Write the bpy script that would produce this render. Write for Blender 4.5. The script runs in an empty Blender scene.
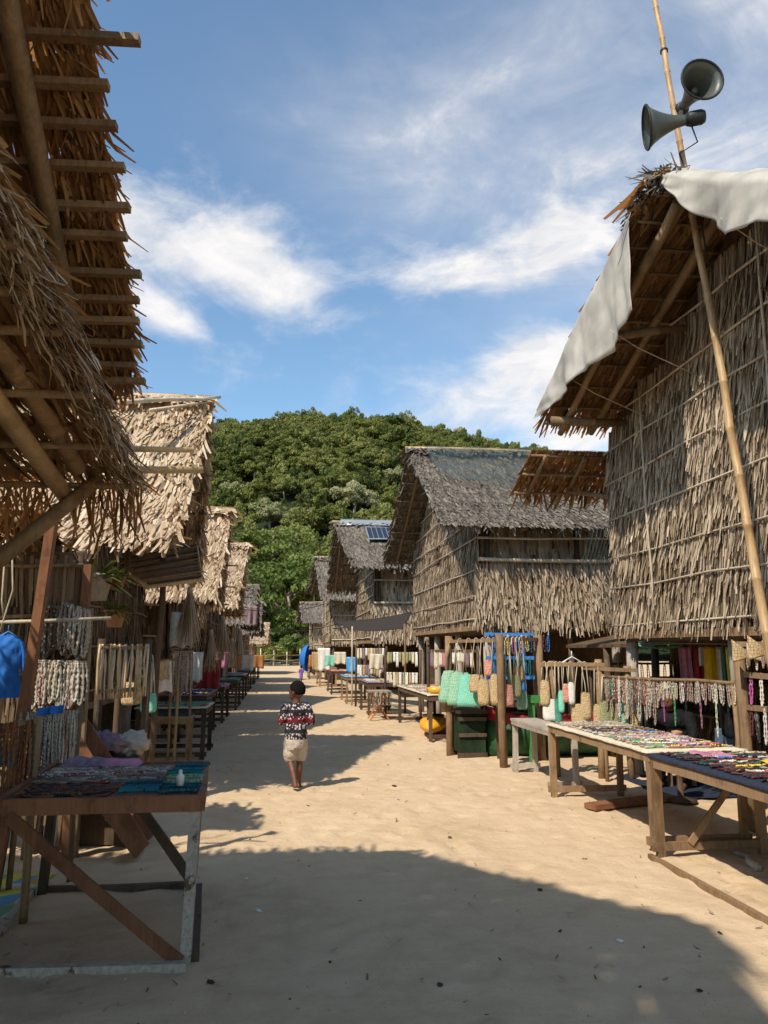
import bpy, math, random
import numpy as np
from mathutils import Vector, Matrix

random.seed(7)
RNG = np.random.default_rng(7)
sc = bpy.context.scene
COL = sc.collection
PI = math.pi

# ------------------------------------------------------------------ camera
F = 800.0; CH = 1.5
PITCH = math.atan((651 - 512) / F)
PSI = math.atan(99 / (F * math.cos(PITCH) + 139 * math.sin(PITCH)))
fw = np.array([math.sin(PSI) * math.cos(PITCH), math.cos(PSI) * math.cos(PITCH), math.sin(PITCH)])
rt = np.array([math.cos(PSI), -math.sin(PSI), 0.0])
up = np.cross(rt, fw)
CAM = np.array([0, 0, CH])
cd = bpy.data.cameras.new('camera'); cam = bpy.data.objects.new('camera', cd); COL.objects.link(cam)
cam.location = CAM
cam.rotation_euler = (PI / 2 + PITCH, 0, -PSI)
cd.sensor_fit = 'VERTICAL'; cd.sensor_height = 36.0; cd.lens = F / 1024 * 36
cd.clip_end = 5000; cd.clip_start = 0.05
sc.camera = cam

def pdir(x, y): return fw * F + rt * (x - 384) + up * (512 - y)
def G(x, y, z=0.0):
    v = pdir(x, y); return CAM + v * (z - CH) / v[2]
def PX(x, y, X):
    v = pdir(x, y); return CAM + v * X / v[0]
def PY(x, y, Y):
    v = pdir(x, y); return CAM + v * Y / v[1]

# ------------------------------------------------------------------ sun, sky, exposure
SUNV = np.array([0.62, 0.64, -1.0]); SUNV /= np.linalg.norm(SUNV)
SUN_EL = math.asin(-SUNV[2])
sl = bpy.data.lights.new('sun', 'SUN'); sun = bpy.data.objects.new('sun', sl); COL.objects.link(sun)
sl.energy = 4.4; sl.angle = math.radians(0.8); sl.color = (1.0, 0.925, 0.80)
sun.rotation_euler = Vector(SUNV).to_track_quat('-Z', 'Y').to_euler()
sun.location = (-20, -20, 40)

class NT:
    """small helper to write node trees"""
    def __init__(s, tree):
        s.t = tree; s.n = tree.nodes; s.l = tree.links
    def node(s, typ, ins=None, **props):
        nd = s.n.new(typ)
        for k, v in props.items(): setattr(nd, k, v)
        for k, v in (ins or {}).items(): s.put(nd.inputs[k], v)
        return nd
    def put(s, sock, v):
        if isinstance(v, bpy.types.Node): v = [o for o in v.outputs if o.enabled][0]
        if isinstance(v, bpy.types.NodeSocket): s.l.new(v, sock)
        else:
            if isinstance(v, (tuple, list)) and len(v) == 3 and sock.type == 'RGBA': v = (*v, 1)
            sock.default_value = v
    def math(s, op, a, b=0.0, clamp=False):
        return s.node('ShaderNodeMath', {0: a, 1: b}, operation=op, use_clamp=clamp).outputs[0]
    def vec(s, op, a, b=(0, 0, 0)):
        nd = s.node('ShaderNodeVectorMath', {0: a, 1: b}, operation=op)
        return nd.outputs['Value'] if op in ('DOT_PRODUCT', 'LENGTH') else nd.outputs[0]
    def noise(s, vec, scale, detail=4.0, rough=0.55, dist=0.0):
        nd = s.node('ShaderNodeTexNoise', {'Scale': scale, 'Detail': detail, 'Roughness': rough, 'Distortion': dist})
        if vec is not None: s.put(nd.inputs['Vector'], vec)
        return nd.outputs[0]
    def ramp(s, fac, stops, interp='LINEAR'):
        nd = s.node('ShaderNodeValToRGB', {0: fac}); cr = nd.color_ramp; cr.interpolation = interp
        while len(cr.elements) < len(stops): cr.elements.new(0.5)
        for e, (p, c) in zip(cr.elements, stops):
            e.position = p; e.color = (*c, 1) if len(c) == 3 else c
        return nd.outputs[0]
    def rng(s, v, a, b, c=0.0, d=1.0, smooth=True):
        return s.node('ShaderNodeMapRange', {0: v, 1: a, 2: b, 3: c, 4: d}, interpolation_type='SMOOTHSTEP' if smooth else 'LINEAR', clamp=True).outputs[0]
    def mix(s, f, a, b, blend='MIX'):
        nd = s.node('ShaderNodeMix', data_type='RGBA', blend_type=blend)
        s.put(nd.inputs[0], f); s.put(nd.inputs[6], a); s.put(nd.inputs[7], b)
        return nd.outputs[2]

w = bpy.data.worlds.new('World'); sc.world = w; w.use_nodes = True
t = NT(w.node_tree); t.n.clear()
sky = t.node('ShaderNodeTexSky', sky_type='NISHITA', sun_disc=False, sun_elevation=SUN_EL,
             sun_rotation=math.atan2(-SUNV[0], -SUNV[1]) % (2 * PI), altitude=0, air_density=1.0, dust_density=0.6, ozone_density=2.0)
dirn = t.node('ShaderNodeTexCoord').outputs['Generated']
sep = t.node('ShaderNodeSeparateXYZ', {0: dirn})
zz = t.math('ADD', t.math('MAXIMUM', sep.outputs[2], 0.0), 0.16)
plane = t.node('ShaderNodeCombineXYZ', {0: t.math('DIVIDE', sep.outputs[0], zz), 1: t.math('DIVIDE', sep.outputs[1], zz), 2: 0.0}).outputs[0]
sq = t.vec('MULTIPLY', dirn, (1.0, 1.0, 1.9))
wisp = t.noise(sq, 5.2, 10.0, 0.62, 0.45)
fine = t.noise(sq, 15.0, 8.0, 0.62, 0.5)
broad = t.noise(sq, 1.7, 3.0, 0.5, 0.3)
tex = t.math('ADD', t.math('MULTIPLY', wisp, 0.72), t.math('MULTIPLY', fine, 0.28))
def blob(px, py, rx, ry, tilt=0.0):
    d = pdir(px, py); d = d / np.linalg.norm(d)
    ex = rt * math.cos(tilt) - up * math.sin(tilt); ey = rt * math.sin(tilt) + up * math.cos(tilt)
    dx = t.math('DIVIDE', t.math('SUBTRACT', t.vec('DOT_PRODUCT', dirn, tuple(ex)), float(d @ ex)), rx / F)
    dy = t.math('DIVIDE', t.math('SUBTRACT', t.vec('DOT_PRODUCT', dirn, tuple(ey)), float(d @ ey)), ry / F)
    q = t.math('ADD', t.math('MULTIPLY', dx, dx), t.math('MULTIPLY', dy, dy))
    front = t.math('GREATER_THAN', t.vec('DOT_PRODUCT', dirn, tuple(d)), 0.3)
    return t.math('MULTIPLY', t.math('POWER', 2.718, t.math('MULTIPLY', q, -1.0)), front)
cl = None
for a in ((160, 222, 85, 46, 0.15), (270, 280, 62, 26, 0.5), (168, 314, 34, 17, 0.5), (440, 272, 90, 20, -0.1), (540, 250, 70, 30, -0.3),
          (490, 400, 110, 32, -0.25), (560, 350, 60, 26, 0), (600, 430, 90, 34, 0), (20, 260, 80, 50, 0)):
    b = blob(*a); cl = b if cl is None else t.math('ADD', cl, b)
cl = t.math('MINIMUM', cl, 1.0)
veil = None
for a in ((680, 90, 170, 190, 0.2), (470, 150, 150, 60, 0.1), (760, 250, 150, 200, 0)):
    b = blob(*a); veil = b if veil is None else t.math('ADD', veil, b)
veil = t.math('MINIMUM', veil, 1.0)
amount = t.math('ADD', t.math('ADD', t.math('MULTIPLY', cl, 0.35), t.math('MULTIPLY', veil, 0.07)), t.math('MULTIPLY', t.math('SUBTRACT', broad, 0.5), 0.28))
dens = t.rng(t.math('ADD', tex, amount), 0.58, 1.0)
thin = t.math('ADD', t.math('MULTIPLY', t.math('MULTIPLY', veil, t.math('ADD', 0.3, t.math('MULTIPLY', t.rng(wisp, 0.25, 0.75), 0.7))), 0.60), 0.01)
dens = t.math('ADD', dens, thin, True)
skycol = t.mix(1.0, sky.outputs[0], (0.90, 1.04, 1.03), 'MULTIPLY')
cloudcol = t.mix(t.rng(fine, 0.3, 0.7), (4.5, 4.5, 4.6), (5.7, 5.5, 5.35))
bg = t.node('ShaderNodeBackground', {0: t.mix(t.math('MULTIPLY', dens, 0.93), skycol, cloudcol), 1: 0.145})
t.l.new(bg.outputs[0], t.node('ShaderNodeOutputWorld').inputs[0])

sc.view_settings.view_transform = 'Standard'; sc.view_settings.look = 'None'
sc.view_settings.exposure = 0.36; sc.view_settings.gamma = 1.0; sc.view_settings.use_curve_mapping = False
sc.render.engine = 'CYCLES'
sc.cycles.use_denoising = True
sc.cycles.max_bounces = 6; sc.cycles.diffuse_bounces = 3; sc.cycles.glossy_bounces = 2
sc.cycles.transparent_max_bounces = 8; sc.cycles.transmission_bounces = 3
sc.cycles.sample_clamp_indirect = 6

# ------------------------------------------------------------------ materials
MATS = {}
def mk(name):
    m = bpy.data.materials.new(name); m.use_nodes = True; tt = NT(m.node_tree); tt.n.clear(); MATS[name] = m
    return m, tt
def finish(tt, shader, disp=None):
    o = tt.node('ShaderNodeOutputMaterial'); tt.l.new(shader.outputs[0], o.inputs[0])

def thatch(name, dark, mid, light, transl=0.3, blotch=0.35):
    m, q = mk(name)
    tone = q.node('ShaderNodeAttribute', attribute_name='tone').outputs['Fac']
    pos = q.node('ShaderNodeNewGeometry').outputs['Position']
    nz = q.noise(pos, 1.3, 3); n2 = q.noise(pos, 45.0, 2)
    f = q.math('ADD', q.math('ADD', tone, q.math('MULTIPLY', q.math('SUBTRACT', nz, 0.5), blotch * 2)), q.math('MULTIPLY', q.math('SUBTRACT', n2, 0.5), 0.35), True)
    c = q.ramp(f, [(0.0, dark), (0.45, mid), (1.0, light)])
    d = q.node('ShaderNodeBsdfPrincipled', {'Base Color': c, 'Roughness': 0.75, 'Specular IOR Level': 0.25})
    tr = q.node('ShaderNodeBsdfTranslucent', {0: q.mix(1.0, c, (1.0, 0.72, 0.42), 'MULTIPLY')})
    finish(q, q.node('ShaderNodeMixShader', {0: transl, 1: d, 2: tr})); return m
thatch('straw_bright', (0.16, 0.09, 0.045), (0.50, 0.37, 0.23), (0.72, 0.60, 0.44), 0.3)
thatch('straw_wall', (0.09, 0.058, 0.033), (0.36, 0.265, 0.172), (0.58, 0.475, 0.345), 0.15, 0.3)
thatch('straw_grey', (0.045, 0.037, 0.03), (0.14, 0.115, 0.09), (0.27, 0.235, 0.19), 0.1, 0.3)
thatch('straw_brown', (0.065, 0.03, 0.012), (0.27, 0.14, 0.058), (0.52, 0.33, 0.16), 0.45, 0.3)
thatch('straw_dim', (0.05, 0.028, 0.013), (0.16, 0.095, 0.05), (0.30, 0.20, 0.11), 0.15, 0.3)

def wood(name, c1, c2, rough=0.75, grain=(14, 14, 1.5), spec=0.3, tip=None):
    m, q = mk(name)
    tc = q.node('ShaderNodeNewGeometry').outputs['Position']
    rnd = q.node('ShaderNodeObjectInfo').outputs['Random']
    mp = q.node('ShaderNodeMapping', {'Vector': tc, 'Scale': grain}).outputs[0]
    n = q.noise(mp, 3.0, 5, 0.6, 0.6); n2 = q.noise(tc, 3.0, 3)
    f = q.math('ADD', q.math('ADD', q.math('MULTIPLY', n, 0.7), q.math('MULTIPLY', n2, 0.4)), q.math('MULTIPLY', q.math('SUBTRACT', rnd, 0.5), 0.35), True)
    c = q.ramp(f, [(0.25, c1), (0.8, c2)])
    st = q.rng(q.noise(tc, 5.5, 5, 0.65), 0.52, 0.66)
    c = q.mix(q.math('MULTIPLY', st, 0.55), c, tuple(x * 0.8 for x in c1))
    bmp = q.node('ShaderNodeBump', {'Strength': 0.35, 'Distance': 0.01, 'Height': n})
    d = q.node('ShaderNodeBsdfPrincipled', {'Base Color': c, 'Roughness': rough, 'Specular IOR Level': spec, 'Normal': bmp})
    finish(q, d); return m
wood('wood_dark', (0.035, 0.022, 0.013), (0.12, 0.075, 0.045))
wood('wood_red', (0.085, 0.032, 0.014), (0.26, 0.11, 0.05))
wood('wood_tan', (0.11, 0.062, 0.03), (0.32, 0.20, 0.105))
wood('wood_grey', (0.22, 0.175, 0.135), (0.48, 0.41, 0.335))
wood('bamboo', (0.30, 0.18, 0.08), (0.60, 0.42, 0.22), 0.45)
wood('bamboo_pale', (0.33, 0.26, 0.18), (0.64, 0.54, 0.40), 0.55)
wood('bamboo_dark', (0.10, 0.06, 0.03), (0.28, 0.18, 0.09), 0.55)

def plain(name, col, rough=0.8, var=0.25, scale=25.0, spec=0.25, bump=0.2, rand=0.0, transl=0.0, metal=0.0):
    m, q = mk(name)
    pos = q.node('ShaderNodeTexCoord').outputs['Object']
    n = q.noise(pos, scale, 4)
    lo = tuple(c * (1 - var) for c in col); hi = tuple(min(1, c * (1 + var)) for c in col)
    c = q.ramp(n, [(0.3, lo), (0.7, hi)])
    if rand:
        r = q.node('ShaderNodeObjectInfo').outputs['Random']
        hs = q.node('ShaderNodeHueSaturation', {'Hue': q.math('ADD', q.math('MULTIPLY', q.math('SUBTRACT', r, 0.5), rand * 0.2), 0.5), 'Value': q.math('ADD', q.math('MULTIPLY', r, rand), 1 - rand / 2), 'Color': c})
        c = hs.outputs[0]
    bmp = q.node('ShaderNodeBump', {'Strength': bump, 'Distance': 0.01, 'Height': n})
    d = q.node('ShaderNodeBsdfPrincipled', {'Base Color': c, 'Roughness': rough, 'Specular IOR Level': spec, 'Normal': bmp, 'Metallic': metal})
    if transl:
        tr = q.node('ShaderNodeBsdfTranslucent', {0: c}); d = q.node('ShaderNodeMixShader', {0: transl, 1: d, 2: tr})
    finish(q, d); return m
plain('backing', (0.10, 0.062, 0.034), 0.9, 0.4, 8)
plain('canvas', (0.44, 0.405, 0.35), 0.85, 0.32, 2.2, bump=0.6, transl=0.12)
plain('shade_net', (0.045, 0.036, 0.03), 0.9, 0.2, 30, transl=0.2)
plain('horn_grey', (0.055, 0.062, 0.055), 0.45, 0.12, 6, 0.5, 0.05)
plain('horn_rim', (0.02, 0.02, 0.02), 0.5, 0.1)
plain('rope', (0.45, 0.38, 0.28), 0.9, 0.2)
plain('net_blue', (0.09, 0.135, 0.14), 0.7, 0.2)
plain('skin', (0.125, 0.052, 0.028), 0.5, 0.1, 12, 0.4, 0.05)
plain('hair', (0.010, 0.008, 0.007), 0.95, 0.4, 140, 0.08, 0.9)
plain('shorts', (0.43, 0.36, 0.29), 0.85, 0.12, 14, bump=0.4)
plain('black_cloth', (0.006, 0.006, 0.007), 0.85, 0.3, 14)
plain('denim', (0.06, 0.09, 0.14), 0.85, 0.3, 60)
plain('purple_cloth', (0.19, 0.09, 0.36), 0.85, 0.25, 14)
plain('cloth_blue', (0.03, 0.17, 0.55), 0.75, 0.18, 14, bump=0.4, transl=0.1)
plain('cloth_sky', (0.10, 0.32, 0.55), 0.75, 0.25, 20)
plain('cloth_red', (0.25, 0.025, 0.025), 0.8, 0.25, 16)
plain('cloth_yellow', (0.72, 0.46, 0.03), 0.8, 0.2, 16, transl=0.15)
plain('cloth_lime', (0.60, 0.62, 0.06), 0.8, 0.2, 16)
plain('cloth_white', (0.62, 0.59, 0.53), 0.85, 0.15, 16)
plain('cloth_pink', (0.42, 0.17, 0.24), 0.8, 0.25, 16)
plain('cloth_mauve', (0.20, 0.135, 0.17), 0.8, 0.3, 30)
plain('cloth_green', (0.06, 0.22, 0.15), 0.8, 0.3, 20)
plain('cloth_teal', (0.02, 0.10, 0.14), 0.8, 0.4, 60)
plain('cloth_navy', (0.02, 0.026, 0.045), 0.85, 0.4, 40)
plain('cloth_cream', (0.56, 0.48, 0.35), 0.85, 0.2, 40)
plain('cloth_faded', (0.26, 0.17, 0.17), 0.85, 0.2, 16)
plain('cloth_orange', (0.40, 0.16, 0.05), 0.8, 0.25, 16)
plain('paint_blue', (0.05, 0.22, 0.55), 0.5, 0.25, 18, 0.4)
plain('paint_green', (0.022, 0.07, 0.025), 0.6, 0.6, 5, 0.3)
plain('paint_moss', (0.012, 0.024, 0.010), 0.8, 0.7, 4, 0.2, 0.5)
plain('paint_lime', (0.06, 0.22, 0.06), 0.5, 0.2, 12, 0.4)
plain('paint_red', (0.22, 0.018, 0.015), 0.6, 0.4, 6, 0.3)
plain('plastic_yellow', (0.75, 0.36, 0.015), 0.4, 0.1, 6, 0.5, 0.05)
plain('plastic_green', (0.07, 0.25, 0.18), 0.4, 0.15, 9, 0.5, 0.05)
m, q = mk('white_paint')
pos = q.node('ShaderNodeNewGeometry').outputs['Position']
n = q.noise(pos, 7.0, 6, 0.7); n2 = q.noise(pos, 40.0, 4, 0.6)
c = q.mix(q.rng(n, 0.56, 0.62), q.ramp(n2, [(0.3, (0.30, 0.25, 0.195)), (0.7, (0.46, 0.40, 0.33))]), (0.11, 0.07, 0.04))
finish(q, q.node('ShaderNodeBsdfPrincipled', {'Base Color': c, 'Roughness': 0.85, 'Specular IOR Level': 0.2, 'Normal': q.node('ShaderNodeBump', {'Strength': 0.5, 'Distance': 0.01, 'Height': n2})}))
plain('pvc_white', (0.7, 0.7, 0.68), 0.4, 0.05)
plain('zinc', (0.34, 0.36, 0.37), 0.35, 0.12, 5, 0.5, metal=0.4)
plain('solar', (0.012, 0.015, 0.025), 0.12, 0.15, 8, 0.6, 0.02)
plain('clay', (0.36, 0.19, 0.11), 0.85, 0.15, 12)
plain('jar_glass', (0.45, 0.52, 0.52), 0.08, 0.1, 6, 0.6)
plain('debris', (0.08, 0.05, 0.03), 0.9, 0.4, 40, rand=0.6)
plain('shell', (0.68, 0.64, 0.58), 0.6, 0.15, 40)
# woven: fine checked straw
def woven(name, c1, c2, scale):
    m, q = mk(name)
    pos = q.node('ShaderNodeTexCoord').outputs['Object']
    ch = q.node('ShaderNodeTexChecker', {'Vector': q.node('ShaderNodeMapping', {'Vector': pos, 'Rotation': (0.0, 0.78, 0.3)}).outputs[0], 'Scale': scale, 'Color1': (*c1, 1), 'Color2': (*c2, 1)})
    n = q.noise(pos, 30, 3)
    c = q.mix(0.5, ch.outputs[0], q.ramp(n, [(0.3, c1), (0.7, c2)]))
    b = q.node('ShaderNodeBump', {'Strength': 0.6, 'Distance': 0.006, 'Height': ch.outputs[1]})
    finish(q, q.node('ShaderNodeBsdfPrincipled', {'Base Color': c, 'Roughness': 0.75, 'Specular IOR Level': 0.25, 'Normal': b}))
woven('weave_straw', (0.26, 0.16, 0.07), (0.58, 0.43, 0.24), 60)
woven('weave_green', (0.10, 0.38, 0.26), (0.42, 0.52, 0.34), 42)
woven('weave_white', (0.50, 0.47, 0.40), (0.74, 0.70, 0.62), 70)
woven('weave_mint', (0.10, 0.42, 0.30), (0.30, 0.60, 0.45), 60)
woven('weave_red', (0.42, 0.06, 0.06), (0.60, 0.40, 0.28), 60)
woven('weave_olive', (0.16, 0.17, 0.08), (0.36, 0.34, 0.18), 60)
# beads, hue from a palette chosen by object random
def beads(name, pal, rough=0.6):
    m, q = mk(name)
    r = q.node('ShaderNodeObjectInfo').outputs['Random']
    pos = q.node('ShaderNodeTexCoord').outputs['Object']
    n = q.node('ShaderNodeTexWhiteNoise', {0: q.vec('SNAP', pos, (0.012, 0.012, 0.012))}, noise_dimensions='3D').outputs[0]
    f = q.math('FRACT', q.math('ADD', q.math('MULTIPLY', r, 7.31), q.math('MULTIPLY', n, 0.10)))
    c = q.ramp(f, [(i / len(pal), p) for i, p in enumerate(pal)], 'CONSTANT')
    finish(q, q.node('ShaderNodeBsdfPrincipled', {'Base Color': c, 'Roughness': rough, 'Specular IOR Level': 0.2}))
beads('beads_earth', [(0.20, 0.11, 0.06), (0.40, 0.32, 0.23), (0.11, 0.05, 0.03), (0.28, 0.23, 0.17), (0.07, 0.13, 0.10), (0.42, 0.35, 0.27), (0.22, 0.04, 0.035), (0.15, 0.14, 0.13)])
beads('beads_pale', [(0.46, 0.38, 0.28), (0.34, 0.28, 0.21), (0.50, 0.45, 0.38), (0.27, 0.25, 0.19), (0.36, 0.22, 0.17), (0.18, 0.15, 0.12), (0.54, 0.48, 0.40), (0.24, 0.15, 0.10)])
beads('beads_bright', [(0.5, 0.05, 0.08), (0.02, 0.02, 0.025), (0.7, 0.5, 0.08), (0.02, 0.02, 0.02), (0.05, 0.2, 0.5), (0.6, 0.55, 0.45), (0.4, 0.08, 0.25), (0.08, 0.3, 0.12), (0.65, 0.6, 0.5)])
beads('beads_brown', [(0.16, 0.06, 0.02), (0.22, 0.09, 0.03), (0.10, 0.04, 0.02)])
beads('beads_dark', [(0.018, 0.013, 0.016), (0.05, 0.02, 0.02), (0.03, 0.03, 0.035), (0.09, 0.03, 0.03), (0.02, 0.05, 0.055)])
beads('beads_teal', [(0.015, 0.11, 0.15), (0.01, 0.05, 0.08), (0.02, 0.15, 0.17), (0.02, 0.09, 0.06)])
beads('beads_grass', [(0.05, 0.24, 0.10), (0.10, 0.34, 0.18), (0.30, 0.08, 0.06), (0.06, 0.12, 0.08), (0.3, 0.3, 0.2)])

# boy's shirt: printed bands of black, white and red
m, q = mk('shirt_print')
pos = q.node('ShaderNodeTexCoord').outputs['Object']
sp = q.node('ShaderNodeSeparateXYZ', {0: pos})
band = q.math('FRACT', q.math('MULTIPLY', sp.outputs[2], 9.5))
vor = q.node('ShaderNodeTexVoronoi', {'Vector': q.node('ShaderNodeMapping', {'Vector': pos, 'Scale': (1.0, 1.0, 0.7)}).outputs[0], 'Scale': 42.0}).outputs['Distance']
blotch = q.math('MULTIPLY', q.math('LESS_THAN', vor, 0.44), q.math('LESS_THAN', q.math('ABSOLUTE', q.math('SUBTRACT', band, 0.5)), 0.30))
alt = q.math('LESS_THAN', q.math('ABSOLUTE', q.math('SUBTRACT', sp.outputs[2], 0.755)), 0.04)
basec = q.mix(alt, (0.022, 0.02, 0.024), (0.11, 0.012, 0.016))
c = q.mix(blotch, basec, (0.50, 0.43, 0.42))
finish(q, q.node('ShaderNodeBsdfPrincipled', {'Base Color': c, 'Roughness': 0.85, 'Specular IOR Level': 0.2}))
# printed ground mat
m, q = mk('mat_print')
pos = q.node('ShaderNodeNewGeometry').outputs['Position']
v = q.node('ShaderNodeTexVoronoi', {'Vector': pos, 'Scale': 7.0})
vs = q.node('ShaderNodeSeparateXYZ', {0: v.outputs['Color']}).outputs[0]
c = q.ramp(vs, [(0.0, (0.55, 0.48, 0.05)), (0.3, (0.09, 0.27, 0.42)), (0.5, (0.50, 0.46, 0.38)), (0.65, (0.12, 0.30, 0.16)), (0.85, (0.45, 0.30, 0.05))], 'CONSTANT')
finish(q, q.node('ShaderNodeBsdfPrincipled', {'Base Color': c, 'Roughness': 0.6}))
# sand
m, q = mk('sand')
pos = q.node('ShaderNodeNewGeometry').outputs['Position']
n1 = q.noise(pos, 1.1, 6, 0.62, 0.8); n2 = q.noise(pos, 6.0, 5, 0.6); n3 = q.noise(pos, 160.0, 3, 0.7)
f = q.math('ADD', q.math('ADD', q.math('MULTIPLY', n1, 0.5), q.math('MULTIPLY', n2, 0.3)), q.math('MULTIPLY', n3, 0.3))
c = q.ramp(f, [(0.30, (0.385, 0.262, 0.15)), (0.52, (0.535, 0.388, 0.24)), (0.75, (0.615, 0.46, 0.30))])
speck = q.node('ShaderNodeTexVoronoi', {'Vector': pos, 'Scale': 34.0}).outputs['Distance']
c = q.mix(q.math('MULTIPLY', q.math('LESS_THAN', speck, 0.09), q.math('GREATER_THAN', n2, 0.52)), c, (0.14, 0.09, 0.05))
h = q.math('ADD', q.math('MULTIPLY', n2, 0.8), q.math('MULTIPLY', n3, 0.12))
b = q.node('ShaderNodeBump', {'Strength': 0.8, 'Distance': 0.04, 'Height': h})
finish(q, q.node('ShaderNodeBsdfPrincipled', {'Base Color': c, 'Roughness': 0.95, 'Specular IOR Level': 0.1, 'Normal': b}))
# foliage
def leafmat(name, lo, mid, hi, transl=0.3):
    m, q = mk(name)
    tone = q.node('ShaderNodeAttribute', attribute_name='tone').outputs['Fac']
    r = q.node('ShaderNodeObjectInfo').outputs['Random']
    f = q.math('ADD', q.math('MULTIPLY', tone, 0.5), q.math('MULTIPLY', r, 0.5))
    c = q.ramp(f, [(0.1, lo), (0.55, mid), (0.95, hi)])
    d = q.node('ShaderNodeBsdfPrincipled', {'Base Color': c, 'Roughness': 0.6, 'Specular IOR Level': 0.25})
    tr = q.node('ShaderNodeBsdfTranslucent', {0: c})
    finish(q, q.node('ShaderNodeMixShader', {0: transl, 1: d, 2: tr}))
leafmat('leaf_forest', (0.036, 0.056, 0.012), (0.135, 0.16, 0.032), (0.33, 0.315, 0.09))
leafmat('leaf_pale', (0.22, 0.23, 0.09), (0.38, 0.37, 0.18), (0.50, 0.47, 0.28))
leafmat('leaf_bright', (0.05, 0.08, 0.014), (0.115, 0.155, 0.03), (0.20, 0.24, 0.06))
leafmat('leaf_olive', (0.10, 0.115, 0.022), (0.19, 0.20, 0.045), (0.30, 0.29, 0.10))
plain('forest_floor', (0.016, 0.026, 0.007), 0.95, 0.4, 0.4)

# ------------------------------------------------------------------ mesh helpers
def tag(o, label=None, cat=None, group=None, kind=None):
    if label: o['label'] = label
    if cat: o['category'] = cat
    if group: o['group'] = group
    if kind: o['kind'] = kind
    return o
def thing(name, label, cat, base=(0, 0, 0), group=None, rz=0.0):
    o = bpy.data.objects.new(name, None); COL.objects.link(o)
    o.empty_display_size = 0.2
    o.location = base; o.rotation_euler = (0, 0, rz)
    return tag(o, label, cat, group)
def wbase(p):
    b = np.zeros(3)
    while p is not None: b += np.array(p.location); p = p.parent
    return b
def link(name, me, mat, parent=None, loc=None):
    o = bpy.data.objects.new(name, me); COL.objects.link(o)
    if mat is not None and len(me.materials) == 0: me.materials.append(MATS[mat] if isinstance(mat, str) else mat)
    if parent is not None: o.parent = parent
    if loc is not None: o.location = loc
    return o
def fastmesh(name, V, Fq, tone=None, smooth=False):
    """V (n,3), Fq (m,k) all faces with k corners"""
    me = bpy.data.meshes.new(name); V = np.asarray(V, np.float32); Fq = np.asarray(Fq, np.int32)
    m, k = Fq.shape
    me.vertices.add(len(V)); me.vertices.foreach_set('co', V.ravel())
    me.loops.add(m * k); me.loops.foreach_set('vertex_index', Fq.ravel())
    me.polygons.add(m); me.polygons.foreach_set('loop_start', np.arange(0, m * k, k, dtype=np.int32))
    me.update(calc_edges=True)
    if smooth: me.polygons.foreach_set('use_smooth', np.ones(m, bool))
    if tone is not None:
        a = me.attributes.new('tone', 'FLOAT', 'POINT'); a.data.foreach_set('value', np.asarray(tone, np.float32))
    return me
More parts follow.
